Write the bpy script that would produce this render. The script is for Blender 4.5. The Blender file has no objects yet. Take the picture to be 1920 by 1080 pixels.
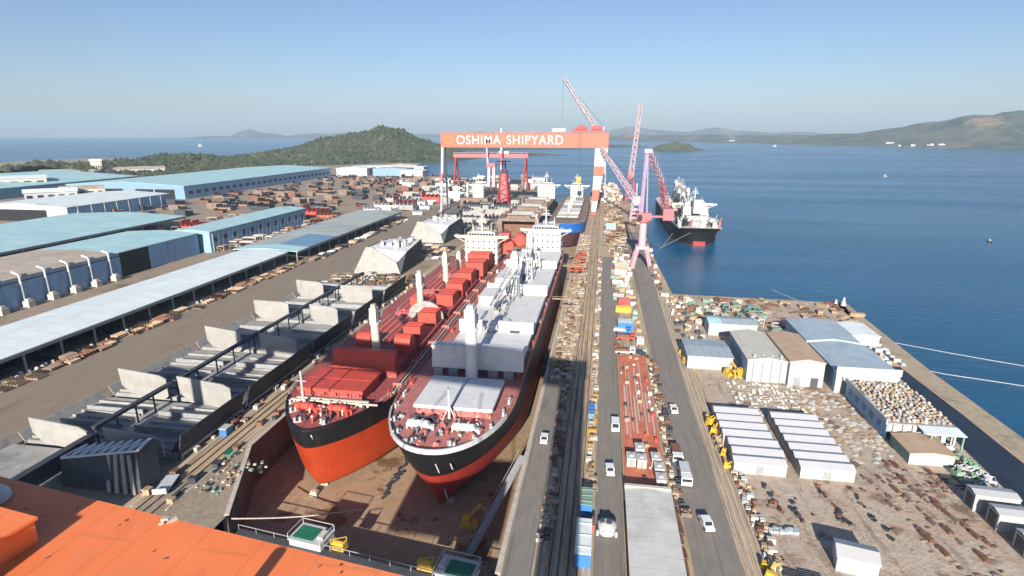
import bpy, math, random
from mathutils import Vector, Matrix, noise as mnoise
R = random.Random(7)
rad = math.radians
sc = bpy.context.scene
COL = sc.collection

# ------------------------------------------------------------------ camera, sky, sun, exposure
CAM_Z = 70.0
cd = bpy.data.cameras.new('camera'); cam = bpy.data.objects.new('camera', cd); COL.objects.link(cam)
cam.location = (0, 0, CAM_Z)
cam.rotation_euler = (rad(90 - 15.30), 0, rad(9.05))
cd.sensor_width = 36; cd.lens = 19.875; cd.clip_start = 0.3; cd.clip_end = 60000
sc.camera = cam
SUN_EL, SUN_AZ = 21.0, 1.0          # sun behind the camera, a touch to the right: azimuth measured from -Y towards +X
w = bpy.data.worlds.new('World'); sc.world = w; w.use_nodes = True
nt = w.node_tree; bg = nt.nodes['Background']
sky = nt.nodes.new('ShaderNodeTexSky'); sky.sky_type = 'NISHITA'; sky.sun_disc = False
sky.sun_elevation = rad(SUN_EL); sky.sun_rotation = rad(180 - SUN_AZ)
sky.altitude = 0; sky.air_density = 1.0; sky.dust_density = 0.6; sky.ozone_density = 4.0
tint = nt.nodes.new('ShaderNodeMix'); tint.data_type = 'RGBA'; tint.blend_type = 'MULTIPLY'; tint.inputs[0].default_value = 1; tint.inputs[7].default_value = (1.06, .98, 1.04, 1)
nt.links.new(sky.outputs[0], tint.inputs[6]); nt.links.new(tint.outputs[2], bg.inputs[0]); bg.inputs[1].default_value = 0.061
sd = bpy.data.lights.new('sun', 'SUN'); sun = bpy.data.objects.new('sun', sd); COL.objects.link(sun)
sd.energy = 4.8; sd.angle = rad(0.5); sd.color = (1.0, 0.93, 0.83)
tosun = Vector((math.sin(rad(SUN_AZ)) * math.cos(rad(SUN_EL)), -math.cos(rad(SUN_AZ)) * math.cos(rad(SUN_EL)), math.sin(rad(SUN_EL))))
sun.rotation_euler = tosun.to_track_quat('Z', 'Y').to_euler()
sun.location = (50, -100, 200)
sc.view_settings.view_transform = 'Standard'; sc.view_settings.look = 'None'
sc.view_settings.exposure = 0.9; sc.view_settings.gamma = 1
sc.render.engine = 'CYCLES'
sc.cycles.use_denoising = True
sc.cycles.max_bounces = 5; sc.cycles.diffuse_bounces = 1; sc.cycles.glossy_bounces = 2
sc.cycles.volume_bounces = 0; sc.cycles.transmission_bounces = 2; sc.cycles.caustics_reflective = False

# ------------------------------------------------------------------ materials
def ramp(nt, a, b):
    r = nt.nodes.new('ShaderNodeMapRange'); r.inputs[1].default_value = a; r.inputs[2].default_value = b
    r.clamp = True
    return r
def mat(name, col, rough=.6, metal=0., var=.12, scale=.35, dirt=None, amt=.5, dscale=.08, dth=.55, dwid=.15,
        stretch=(1, 1, 1), bump=0., bscale=2., stripe=None, sdark=.75, swidth=.12, panel=None, streak=None):
    m = bpy.data.materials.new(name); m.use_nodes = True
    n = m.node_tree; L = n.links; p = n.nodes['Principled BSDF']
    p.inputs['Roughness'].default_value = rough; p.inputs['Metallic'].default_value = metal
    geo = n.nodes.new('ShaderNodeNewGeometry')
    mp = n.nodes.new('ShaderNodeMapping'); mp.inputs['Scale'].default_value = stretch
    L.new(geo.outputs['Position'], mp.inputs[0])
    t = n.nodes.new('ShaderNodeTexNoise'); t.inputs['Scale'].default_value = scale; t.inputs['Detail'].default_value = 6
    t.inputs['Roughness'].default_value = .65
    L.new(mp.outputs[0], t.inputs[0])
    mx = n.nodes.new('ShaderNodeMix'); mx.data_type = 'RGBA'
    lo = [max(0, c * (1 - var)) for c in col]; hi = [min(1, c * (1 + var)) for c in col]
    mx.inputs[6].default_value = (*lo, 1); mx.inputs[7].default_value = (*hi, 1)
    r = ramp(n, .3, .7); L.new(t.outputs[0], r.inputs[0]); L.new(r.outputs[0], mx.inputs[0])
    out = mx.outputs[2]
    for dc, a, ds, th, wd in ([(dirt, amt, dscale, dth, dwid)] if dirt and not isinstance(dirt, list) else (dirt or [])):
        t2 = n.nodes.new('ShaderNodeTexNoise'); t2.inputs['Scale'].default_value = ds; t2.inputs['Detail'].default_value = 8
        t2.inputs['Roughness'].default_value = .7
        L.new(mp.outputs[0], t2.inputs[0])
        r2 = ramp(n, th, th + wd); r2.inputs[4].default_value = a; L.new(t2.outputs[0], r2.inputs[0])
        m2 = n.nodes.new('ShaderNodeMix'); m2.data_type = 'RGBA'
        L.new(r2.outputs[0], m2.inputs[0]); L.new(out, m2.inputs[6]); m2.inputs[7].default_value = (*dc, 1)
        out = m2.outputs[2]
    if stripe:
        ax, per = stripe
        sx = n.nodes.new('ShaderNodeSeparateXYZ'); L.new(geo.outputs['Position'], sx.inputs[0])
        md = n.nodes.new('ShaderNodeMath'); md.operation = 'PINGPONG'; md.inputs[1].default_value = per / 2
        L.new(sx.outputs['XYZ'.index(ax)], md.inputs[0])
        r3 = ramp(n, 0, per * swidth); r3.inputs[3].default_value = 1; r3.inputs[4].default_value = 0
        L.new(md.outputs[0], r3.inputs[0])
        m3 = n.nodes.new('ShaderNodeMix'); m3.data_type = 'RGBA'; m3.blend_type = 'MULTIPLY'
        L.new(r3.outputs[0], m3.inputs[0]); L.new(out, m3.inputs[6]); m3.inputs[7].default_value = (sdark,) * 3 + (1,)
        out = m3.outputs[2]
    if streak:                                   # run-down stains: noise drawn out along z (or along y on flat ground)
        sc_, st_, th_, a_ = streak
        ms = n.nodes.new('ShaderNodeMapping'); ms.inputs['Scale'].default_value = st_; L.new(geo.outputs['Position'], ms.inputs[0])
        ts = n.nodes.new('ShaderNodeTexNoise'); ts.inputs['Scale'].default_value = 1; ts.inputs['Detail'].default_value = 6; ts.inputs['Roughness'].default_value = .7; L.new(ms.outputs[0], ts.inputs[0])
        rs = ramp(n, th_, th_ + .1); rs.inputs[4].default_value = a_; L.new(ts.outputs[0], rs.inputs[0])
        m5 = n.nodes.new('ShaderNodeMix'); m5.data_type = 'RGBA'; L.new(rs.outputs[0], m5.inputs[0]); L.new(out, m5.inputs[6]); m5.inputs[7].default_value = (*sc_, 1); out = m5.outputs[2]
    if panel:                                    # sheets or plates with thin seams and a slight tone change from one to the next
        kind, pw, ph, amt_, seam = panel
        sx2 = n.nodes.new('ShaderNodeSeparateXYZ'); L.new(geo.outputs['Position'], sx2.inputs[0]); cb = n.nodes.new('ShaderNodeCombineXYZ')
        if kind == 'side':
            ad = n.nodes.new('ShaderNodeMath'); L.new(sx2.outputs[0], ad.inputs[0]); L.new(sx2.outputs[1], ad.inputs[1]); L.new(ad.outputs[0], cb.inputs[0]); L.new(sx2.outputs[2], cb.inputs[1])
        else: L.new(sx2.outputs[1], cb.inputs[0]); L.new(sx2.outputs[0], cb.inputs[1])
        bk = n.nodes.new('ShaderNodeTexBrick'); L.new(cb.outputs[0], bk.inputs[0]); bk.inputs['Scale'].default_value = 1
        bk.inputs['Color1'].default_value = (1, 1, 1, 1); bk.inputs['Color2'].default_value = (1 - amt_,) * 3 + (1,); bk.inputs['Mortar'].default_value = (1 - seam,) * 3 + (1,)
        bk.inputs['Mortar Size'].default_value = .045; bk.inputs['Brick Width'].default_value = pw; bk.inputs['Row Height'].default_value = ph
        m4 = n.nodes.new('ShaderNodeMix'); m4.data_type = 'RGBA'; m4.blend_type = 'MULTIPLY'; m4.inputs[0].default_value = 1
        L.new(out, m4.inputs[6]); L.new(bk.outputs[0], m4.inputs[7]); out = m4.outputs[2]
    L.new(out, p.inputs['Base Color'])
    if bump:
        t3 = n.nodes.new('ShaderNodeTexNoise'); t3.inputs['Scale'].default_value = bscale; t3.inputs['Detail'].default_value = 5
        L.new(mp.outputs[0], t3.inputs[0])
        b = n.nodes.new('ShaderNodeBump'); b.inputs['Strength'].default_value = bump; b.inputs['Distance'].default_value = .3
        L.new(t3.outputs[0], b.inputs['Height']); L.new(b.outputs[0], p.inputs['Normal'])
    return m

RUST = (.16, .06, .025); DARK = (.035, .032, .03)
M = {}
M['yard'] = mat('yard_concrete', (.33, .26, .19), .9, var=.2, scale=.5, dirt=[((.19, .10, .05), .55, .03, .5, .2), ((.09, .075, .06), .7, .06, .56, .12), ((.33, .29, .235), .6, .045, .55, .15), ((.05, .045, .04), .8, .35, .66, .06)], bump=.3, bscale=1.5)
M['east_yard'] = mat('east_yard_dirt', (.48, .385, .295), .9, streak=((.19, .14, .10), (.5, .05, 1), .55, .65), var=.22, scale=.6, dirt=[((.42, .25, .155), .6, .045, .5, .16), ((.50, .44, .37), .75, .06, .52, .14), ((.16, .115, .08), .85, .09, .55, .08), ((.07, .055, .045), .9, .5, .62, .05), ((.55, .5, .44), .7, .8, .64, .05), ((.20, .12, .075), .8, .22, .57, .04)], bump=.4, bscale=1.5)
M['road'] = mat('road_asphalt', (.235, .21, .182), .9, streak=((.12, .108, .096), (1.6, .02, 1), .55, .6), var=.12, scale=.8, dirt=[((.29, .255, .21), .6, .05, .5, .2), ((.12, .108, .098), .8, .12, .6, .1)], stretch=(1, .22, 1))
M['wide_road'] = mat('west_road_asphalt', (.26, .205, .15), .9, streak=((.17, .135, .10), (.7, .012, 1), .55, .6), var=.1, scale=.5, dirt=[((.31, .25, .185), .6, .04, .5, .2), ((.16, .13, .10), .7, .09, .6, .12)], stretch=(1, .25, 1))
M['railbed'] = mat('rail_strip', (.50, .37, .235), .9, streak=((.13, .10, .075), (2.2, .025, 1), .53, .8), var=.35, scale=1.6, dirt=[((.24, .165, .11), .85, .6, .55, .1), ((.52, .45, .37), .7, .4, .55, .08), ((.22, .1, .05), .6, .2, .55, .1)], stretch=(1, .06, 1))
M['darkstrip'] = mat('dark_blue_lane', (.018, .026, .045), .5, var=.3, scale=.3, dirt=(.05, .05, .05), amt=.6)  # dark blue tone with random lighter patches
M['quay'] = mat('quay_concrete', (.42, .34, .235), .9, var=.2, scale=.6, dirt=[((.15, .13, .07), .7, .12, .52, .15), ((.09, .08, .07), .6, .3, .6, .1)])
M['dock_floor'] = mat('dock_floor', (.40, .275, .17), .85, var=.2, scale=.5, dirt=[((.17, .09, .035), .9, .07, .58, .03), ((.30, .18, .10), .6, .25, .55, .1)], bump=.3)
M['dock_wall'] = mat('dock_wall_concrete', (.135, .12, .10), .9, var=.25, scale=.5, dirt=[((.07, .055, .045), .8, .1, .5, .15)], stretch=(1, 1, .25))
M['orange'] = mat('orange_crane_paint', (.95, .235, .075), .5, panel=('top', 2.4, 1.3, .03, .10), var=.1, scale=.7, streak=((.62, .16, .06), (1.2, .25, 1), .57, .5), dirt=[((.70, .30, .16), .5, .9, .56, .12), ((.45, .09, .03), .5, 1.4, .67, .05), ((.25, .07, .03), .8, 3.5, .72, .03)])
M['orange_far'] = mat('orange_girder_paint', (.46, .125, .07), .5, var=.06, scale=.2)
M['white'] = mat('white_paint', (.52, .52, .515), .5, var=.05, dirt=(.5, .42, .33), amt=.4, dscale=.25, dth=.6, stretch=(1, 1, .3))
M['cream'] = mat('cream_paint', (.58, .53, .43), .5, var=.05, dirt=(.5, .36, .22), amt=.35, dscale=.3, dth=.6, stretch=(1, 1, .3))
M['pink'] = mat('pink_crane_paint', (.54, .37, .40), .5, var=.08)
M['pinkred'] = mat('pink_red_paint', (.42, .13, .145), .5, var=.12)
M['redlat'] = mat('red_tower_paint', (.33, .045, .05), .5, var=.12)
M['hatchred'] = mat('red_hatch_paint', (.56, .075, .05), .55, var=.12, scale=.5, dirt=(.25, .04, .035), amt=.5, dscale=.3)
M['deckred'] = mat('red_oxide_deck', (.36, .085, .08), .7, var=.3, scale=1.6, dirt=[((.55, .36, .33), .6, 1.2, .6, .06), ((.12, .03, .03), .8, .7, .58, .06)])
M['deckpink'] = mat('pale_red_deck', (.46, .17, .145), .7, var=.3, scale=1.6, dirt=[((.66, .5, .48), .7, 1.0, .58, .07), ((.18, .05, .05), .8, .8, .6, .06)])
M['hullblack'] = mat('black_hull_paint', (.008, .008, .010), .55, var=.3, dirt=(.03, .026, .022), amt=.5, dscale=.4, stretch=(1, 1, .2), panel=('side', 7, 2.2, .25, .1), streak=((.10, .05, .03), (.9, .9, .05), .60, .7))
M['hullorange'] = mat('orange_antifouling', (.43, .046, .010), .5, var=.1, scale=.25, dirt=(.38, .05, .015), amt=.7, dscale=.12, stretch=(1, 1, .4), panel=('side', 8, 2.4, .10, .22), streak=((.30, .035, .012), (.8, .8, .04), .56, .75))
M['hullred'] = mat('red_antifouling', (.36, .034, .024), .5, var=.12, scale=.25, dirt=(.27, .03, .022), amt=.7, dscale=.15, stretch=(1, 1, .3), panel=('side', 8, 2.4, .12, .22), streak=((.16, .02, .018), (.8, .8, .04), .56, .75))
M['hullmaroon'] = mat('maroon_hull_paint', (.07, .025, .03), .5, var=.2)
M['hullblue'] = mat('blue_hull_paint', (.012, .12, .42), .45, var=.1)
M['grey'] = mat('light_grey_paint', (.72, .72, .70), .55, var=.07, scale=.4, dirt=(.4, .38, .35), amt=.5, dscale=.3, panel=('top', 4.2, 3.4, .07, .12))
M['craneg'] = mat('pale_grey_crane_paint', (.56, .58, .58), .5, var=.06)
M['midgrey'] = mat('mid_grey_steel', (.30, .31, .32), .6, var=.2, scale=.6)
M['darkgrey'] = mat('dark_grey_steel', (.07, .075, .085), .6, var=.3, scale=.6)
M['black'] = mat('shade_black', (.012, .012, .014), .8, var=.2)  # flat black; on door panels it paints the shade inside
M['glass'] = mat('dark_window_glass', (.03, .04, .05), .15, var=.2)
M['blk'] = mat('primed_steel_plate', (.37, .36, .335), .7, panel=('side', 3.4, 2.1, .12, .2), streak=((.22, .15, .11), (1.2, 1.2, .1), .6, .6), var=.1, scale=.4, dirt=[((.36, .33, .29), .7, .18, .5, .15), ((.38, .2, .1), .7, .4, .66, .06)])
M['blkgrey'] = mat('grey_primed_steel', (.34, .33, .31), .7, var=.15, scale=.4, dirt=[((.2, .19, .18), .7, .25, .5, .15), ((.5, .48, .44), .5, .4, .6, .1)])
M['blkdark'] = mat('dark_steel_and_shade', (.045, .052, .066), .7, var=.35, scale=.6)  # dark steel; on block sides and upright shell the shade is coloured in
M['blkbrown'] = mat('rusty_primed_steel', (.23, .165, .13), .8, var=.3, scale=.3, dirt=(.11, .07, .05), amt=.7, dscale=.15)
M['rust'] = mat('rusty_steel', (.20, .10, .062), .85, var=.4, scale=1.2, dirt=(.12, .06, .04), amt=.7, dscale=.6)
M['tan'] = mat('tan_timber', (.42, .31, .20), .85, var=.3, scale=1.2, dirt=(.22, .14, .09), amt=.6, dscale=.5)
M['palegoods'] = mat('pale_wrapped_goods', (.58, .52, .45), .8, var=.2, scale=1.0, dirt=(.33, .24, .17), amt=.6, dscale=.5)
M['redpaint'] = mat('red_paint', (.55, .07, .05), .6, var=.2)
M['redplat'] = mat('red_platform_primer', (.58, .18, .10), .75, var=.18, scale=.7, dirt=[((.33, .10, .06), .7, .2, .52, .12), ((.62, .4, .3), .6, .9, .63, .05), ((.12, .06, .045), .8, .8, .68, .04)], stretch=(1, .4, 1))
M['yellow'] = mat('yellow_paint', (.66, .40, .05), .6, var=.25, scale=1.5)
M['blue'] = mat('blue_paint', (.05, .20, .52), .5, var=.12)
M['green'] = mat('green_deck_paint', (.012, .16, .09), .7, var=.15)
M['greenpale'] = mat('pale_green_steel', (.22, .34, .26), .7, var=.2)
M['roofwhite'] = mat('white_metal_roof', (.80, .87, .85), .55, panel=('top', 4, 9, .08, .1), var=.05, scale=.15, dirt=[((.42, .38, .31), .75, .035, .62, .05), ((.68, .70, .70), .5, .2, .5, .15)], stretch=(1, .35, 1), stripe=('Y', 7.), sdark=.86, swidth=.05)
M['roofteal'] = mat('teal_metal_roof', (.44, .68, .69), .55, panel=('top', 6, 14, .12, .1), streak=((.30, .46, .46), (.06, .4, 1), .60, .5), var=.1, scale=.12, dirt=[((.52, .70, .68), .7, .03, .5, .15)], stripe=('Y', 12.), sdark=.85, swidth=.05)
M['roofgreen'] = mat('grey_green_metal_roof', (.46, .50, .46), .6, panel=('top', 6, 12, .12, .1), var=.1, scale=.12, dirt=[((.32, .35, .33), .7, .04, .5, .12)], stripe=('Y', 10.), sdark=.85, swidth=.05)
M['roofblue'] = mat('blue_metal_roof', (.16, .30, .42), .55, var=.1, scale=.15)
M['roofbeige'] = mat('beige_slab_roof', (.54, .45, .36), .75, panel=('top', 8, 5, .12, .12), streak=((.30, .25, .2), (.05, .3, 1), .56, .5), var=.12, scale=.2, dirt=[((.36, .29, .23), .7, .05, .5, .12)], stripe=('X', 6.), sdark=.85)
M['roofgrey'] = mat('pale_grey_roof', (.64, .64, .59), .6, panel=('top', 2.2, 4.2, .08, .08), streak=((.40, .36, .30), (.15, .9, 1), .6, .5), var=.08, scale=.3, dirt=[((.43, .42, .39), .6, .12, .5, .12)], stripe=('Y', 3.1), sdark=.8, swidth=.05)
M['roofslate'] = mat('blue_grey_roof', (.36, .44, .48), .55, panel=('top', 3, 1.6, .1, .08), var=.1, scale=.2, dirt=[((.44, .48, .48), .7, .1, .55, .1)], stripe=('X', 2.2), sdark=.8, swidth=.1)
M['roofsky'] = mat('sky_blue_roof', (.40, .50, .56), .5, panel=('top', 3, 1.6, .1, .08), streak=((.24, .30, .34), (.5, .12, 1), .56, .6), var=.12, scale=.2, dirt=[((.48, .52, .52), .8, .14, .58, .06)], stripe=('X', 1.6), sdark=.82, swidth=.1)
M['roofcream'] = mat('cream_metal_roof', (.58, .56, .48), .6, var=.08, scale=.3, dirt=[((.48, .43, .36), .6, .12, .5, .12)], stripe=('X', 1.4), sdark=.85, swidth=.12)
M['rooftan'] = mat('tan_metal_roof', (.52, .37, .25), .65, var=.1, scale=.3, dirt=[((.42, .28, .18), .6, .2, .5, .12)], stripe=('X', 1.4), sdark=.85, swidth=.12)
M['wallblue'] = mat('blue_metal_wall', (.27, .44, .62), .55, streak=((.10, .16, .22), (.7, .7, .06), .56, .6), var=.1, scale=.2, stripe=('Y', 5.), sdark=.75, swidth=.06)
M['wallwhite'] = mat('white_metal_wall', (.46, .455, .44), .6, streak=((.30, .27, .23), (.9, .9, .06), .58, .55), var=.05, stripe=('X', 1.2), sdark=.93)
M['rail'] = mat('steel_rail', (.10, .085, .075), .5, .4, var=.2)
M['linewhite'] = mat('pale_kerb', (.52, .47, .40), .9, var=.2, scale=1)
M['carwhite'] = mat('car_white_paint', (.78, .78, .76), .3, var=.03)
M['cardark'] = mat('car_dark_paint', (.05, .06, .08), .3, var=.1)
M['tyre'] = mat('tyre_rubber', (.02, .02, .02), .9)
M['conc'] = mat('pale_concrete', (.45, .41, .35), .9, var=.15)

# ------------------------------------------------------------------ mesh builder
class MB:
    def __init__(s): s.v = []; s.f = []; s.m = []
    def add(s, vs, fs, mi=0):
        o = len(s.v); s.v += [tuple(v) for v in vs]
        for f in fs: s.f.append([i + o for i in f]); s.m.append(mi)
        return s
    def box(s, x0, x1, y0, y1, z0, z1, mi=0):
        return s.add([(x0, y0, z0), (x1, y0, z0), (x1, y1, z0), (x0, y1, z0), (x0, y0, z1), (x1, y0, z1), (x1, y1, z1), (x0, y1, z1)],
                     [(0, 3, 2, 1), (4, 5, 6, 7), (0, 1, 5, 4), (1, 2, 6, 5), (2, 3, 7, 6), (3, 0, 4, 7)], mi)
    def obox(s, c, sz, rz=0, mi=0):
        ca, sa = math.cos(rz), math.sin(rz); vs = []
        for z in (c[2], c[2] + sz[2]):
            for dx, dy in ((-1, -1), (1, -1), (1, 1), (-1, 1)):
                a, b = dx * sz[0] / 2, dy * sz[1] / 2
                vs.append((c[0] + a * ca - b * sa, c[1] + a * sa + b * ca, z))
        return s.add(vs, [(0, 3, 2, 1), (4, 5, 6, 7), (0, 1, 5, 4), (1, 2, 6, 5), (2, 3, 7, 6), (3, 0, 4, 7)], mi)
    def prism(s, pts, z0, z1, mi=0):
        n = len(pts)
        return s.add([(x, y, z0) for x, y in pts] + [(x, y, z1) for x, y in pts],
                     [list(range(n))[::-1], list(range(n, 2 * n))] + [(i, (i + 1) % n, n + (i + 1) % n, n + i) for i in range(n)], mi)
    def slab(s, pts, off, mi=0):              # polygon in 3D given a thickness vector
        n = len(pts); off = Vector(off)
        return s.add([tuple(p) for p in pts] + [tuple(Vector(p) + off) for p in pts],
                     [list(range(n))[::-1], list(range(n, 2 * n))] + [(i, (i + 1) % n, n + (i + 1) % n, n + i) for i in range(n)], mi)
    def beam(s, p0, p1, w, h=None, mi=0, taper=1.):
        h = h or w; p0, p1 = Vector(p0), Vector(p1); d = (p1 - p0).normalized()
        a = d.cross(Vector((0, 0, 1)))
        if a.length < 1e-3: a = Vector((1, 0, 0))
        a.normalize(); b = a.cross(d).normalized(); vs = []
        for p, k in ((p0, 1), (p1, taper)):
            for i, j in ((-1, -1), (1, -1), (1, 1), (-1, 1)): vs.append(p + a * (i * w / 2 * k) + b * (j * h / 2 * k))
        return s.add(vs, [(0, 3, 2, 1), (4, 5, 6, 7), (0, 1, 5, 4), (1, 2, 6, 5), (2, 3, 7, 6), (3, 0, 4, 7)], mi)
    def cyl(s, p0, p1, r0, r1=None, n=10, mi=0):
        r1 = r0 if r1 is None else r1; p0, p1 = Vector(p0), Vector(p1); d = (p1 - p0).normalized()
        a = d.cross(Vector((0, 0, 1)))
        if a.length < 1e-3: a = Vector((1, 0, 0))
        a.normalize(); b = d.cross(a); vs = []
        for p, r in ((p0, r0), (p1, r1)):
            for i in range(n):
                t = 2 * math.pi * i / n; vs.append(p + a * (math.cos(t) * r) + b * (math.sin(t) * r))
        return s.add(vs, [list(range(n))[::-1], list(range(n, 2 * n))] + [(i, (i + 1) % n, n + (i + 1) % n, n + i) for i in range(n)], mi)
    def lattice(s, p0, p1, w, n, r, mi=0, taper=1.):
        p0, p1 = Vector(p0), Vector(p1); d = (p1 - p0).normalized()
        a = d.cross(Vector((0, 0, 1)))
        if a.length < 1e-3: a = Vector((1, 0, 0))
        a.normalize(); b = a.cross(d)
        cor = [(-1, -1), (1, -1), (1, 1), (-1, 1)]
        P = lambda k, c: p0 + (p1 - p0) * k + (a * c[0] + b * c[1]) * (w / 2 * (1 + (taper - 1) * k))
        for c in cor: s.beam(P(0, c), P(1, c), r, r, mi)
        for i in range(n):
            for j in range(4):
                c0, c1 = cor[j], cor[(j + 1) % 4]
                if i % 2: c0, c1 = c1, c0
                s.beam(P(i / n, c0), P((i + 1) / n, c1), r * .7, r * .7, mi)
        return s
    def gable(s, x0, x1, y0, y1, ze, rise, axis='Y', t=.3, mi=0):
        if axis == 'Y':
            xm = (x0 + x1) / 2
            prof = [(x0, ze), (xm, ze + rise), (x1, ze), (x1, ze - t), (xm, ze + rise - t), (x0, ze - t)]
            vs = [(a, y0, b) for a, b in prof] + [(a, y1, b) for a, b in prof]
        else:
            ym = (y0 + y1) / 2
            prof = [(y1, ze), (ym, ze + rise), (y0, ze), (y0, ze - t), (ym, ze + rise - t), (y1, ze - t)]
            vs = [(x0, a, b) for a, b in prof] + [(x1, a, b) for a, b in prof]
        return s.add(vs, [(0, 1, 7, 6), (1, 2, 8, 7), (2, 3, 9, 8), (3, 4, 10, 9), (4, 5, 11, 10), (5, 0, 6, 11), (0, 5, 4, 1), (1, 4, 3, 2), (6, 7, 10, 11), (7, 8, 9, 10)], mi)
    def build(s, name, mats, parent=None, smooth=False):
        me = bpy.data.meshes.new(name); me.from_pydata(s.v, [], s.f)
        for m in (mats if isinstance(mats, (list, tuple)) else [mats]): me.materials.append(M[m] if isinstance(m, str) else m)
        me.polygons.foreach_set('material_index', s.m)
        if smooth: me.polygons.foreach_set('use_smooth', [True] * len(s.f))
        me.validate(); me.update()
        import bmesh
        bm = bmesh.new(); bm.from_mesh(me); bmesh.ops.recalc_face_normals(bm, faces=bm.faces); bm.to_mesh(me); bm.free()
        o = bpy.data.objects.new(name, me); COL.objects.link(o)
        if parent: o.parent = parent
        return o
def sheet(name, polys, z, m):
    b = MB()
    for p in polys: b.add([(x, y, z) for x, y in p], [list(range(len(p)))])
    return b.build(name, m)
def struct(o): o['kind'] = 'structure'; return o
def tag(o, label, cat, group=None, kind=None):
    o['label'] = label; o['category'] = cat
    if group: o['group'] = group
    if kind: o['kind'] = kind
    return o
def thing(name, label, cat, loc=(0, 0, 0), rz=0, group=None):
    o = bpy.data.objects.new(name, None); COL.objects.link(o); o.empty_display_size = .5
    o.location = loc; o.rotation_euler = (0, 0, rz)
    return tag(o, label, cat, group)
def copy_tree(o, loc=None, rz=None, label=None, parent=None):
    c = o.copy(); COL.objects.link(c)
    if parent: c.parent = parent
    for ch in list(o.children): copy_tree(ch, parent=c)
    if loc is not None: c.location = loc
    if rz is not None: c.rotation_euler = (0, 0, rz)
    if label: c['label'] = label
    return c
def polar(b, d, z=0):
    return Vector((d * math.sin(rad(b)), d * math.cos(rad(b)), z))

# ------------------------------------------------------------------ sea, ground, dock, roads
SEA = -4.0; RS = 12500
def water_mat():
    m = bpy.data.materials.new('sea_water'); m.use_nodes = True; n = m.node_tree; L = n.links; p = n.nodes['Principled BSDF']
    p.inputs['Roughness'].default_value = .22; p.inputs['IOR'].default_value = 1.33
    geo = n.nodes.new('ShaderNodeNewGeometry')
    mp = n.nodes.new('ShaderNodeMapping'); mp.inputs['Scale'].default_value = (.35, 1.2, 1); mp.inputs['Rotation'].default_value = (0, 0, rad(-8))
    L.new(geo.outputs['Position'], mp.inputs[0])
    t = n.nodes.new('ShaderNodeTexNoise'); t.inputs['Scale'].default_value = .012; t.inputs['Detail'].default_value = 5; L.new(mp.outputs[0], t.inputs[0])
    mx = n.nodes.new('ShaderNodeMix'); mx.data_type = 'RGBA'; mx.inputs[6].default_value = (.005, .078, .165, 1); mx.inputs[7].default_value = (.008, .105, .22, 1)
    r = ramp(n, .35, .65); L.new(t.outputs[0], r.inputs[0]); L.new(r.outputs[0], mx.inputs[0]); L.new(mx.outputs[2], p.inputs['Base Color'])
    t2 = n.nodes.new('ShaderNodeTexNoise'); t2.inputs['Scale'].default_value = .22; t2.inputs['Detail'].default_value = 6; t2.inputs['Roughness'].default_value = .6; L.new(mp.outputs[0], t2.inputs[0])
    mw = n.nodes.new('ShaderNodeMapping'); mw.inputs['Scale'].default_value = (.0022, .011, 1); mw.inputs['Rotation'].default_value = (0, 0, rad(12)); L.new(geo.outputs['Position'], mw.inputs[0])
    tw = n.nodes.new('ShaderNodeTexNoise'); tw.inputs['Scale'].default_value = 1; tw.inputs['Detail'].default_value = 5; tw.inputs['Roughness'].default_value = .6; L.new(mw.outputs[0], tw.inputs[0])
    rw = ramp(n, .38, .66); rw.inputs[3].default_value = .2; rw.inputs[4].default_value = .3; L.new(tw.outputs[0], rw.inputs[0]); L.new(rw.outputs[0], p.inputs['Roughness'])
    b = n.nodes.new('ShaderNodeBump'); b.inputs['Strength'].default_value = .35; b.inputs['Distance'].default_value = 1.2
    L.new(t2.outputs[0], b.inputs['Height']); L.new(b.outputs[0], p.inputs['Normal'])
    return m
M['sea'] = water_mat()
def arc(a0, a1, n=48): return [(RS * math.cos(rad(a0 + (a1 - a0) * i / n)), RS * math.sin(rad(a0 + (a1 - a0) * i / n))) for i in range(n + 1)]
xr = lambda x: math.sqrt(RS * RS - x * x)
aE = math.degrees(math.asin(xr(-12) / RS)); aW = math.degrees(math.asin(xr(-90) / RS))
struct(sheet('sea', [arc(-aE - .11, aE + .11), arc(180 - aW + .83 - .83, 180 + aW), [(-90, 600), (-12, 600), (-12, xr(-12)), (-90, xr(-90))], [(-90, 20), (-90, -xr(-90)), (-12, -xr(-12)), (-12, 20)]], SEA, 'sea'))

DX0, DX1, DY1 = -78.5, -14.5, 602
GA = (-14.5, 75.0); GB = (-68, 82.5); GC = (-78.5, 106)     # near end of the dock (slanted gate) and its slanted corner
west = [(-1500, -300), (-78.5, -300), (-78.5, 40), (-68, 40), GB, GC, (-78.5, DY1), (-78.5, 650), (-82, 890), (-263, 892), (-330, 1010), (-420, 1180), (-520, 1440), (-900, 1500), (-1500, 1500)]
east = [(DX1, -300), (104, -300), (101, 176), (104.5, 251), (33, 254), (31, 330), (29, 600), (22, 720), (3, 838), (-8, 880), (DX1, 880)]
struct(sheet('yard_ground', [west], 0, 'yard'))
struct(sheet('dockside_ground', [east], 0, 'railbed'))
struct(sheet('south_ground', [[(-78.5, -300), (DX1, -300), (DX1, 70), (-68, 76), (-68, 40), (-78.5, 40)]], -3.5, 'yard'))
b = MB()
for poly in (west, east):
    n = len(poly)
    for i in range(n):
        p, q = poly[i], poly[(i + 1) % n]
        if abs(p[0] - DX1) < .1 and abs(q[0] - DX1) < .1 or (p in (GB, GC) or q in (GB, GC)) : continue
        if p == (-78.5, DY1) or q == (-78.5, DY1): continue
        b.add([(p[0], p[1], -.002), (q[0], q[1], -.002), (q[0], q[1], -9), (p[0], p[1], -9)], [(0, 1, 2, 3)])
struct(b.build('quay_wall', 'quay'))
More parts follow.
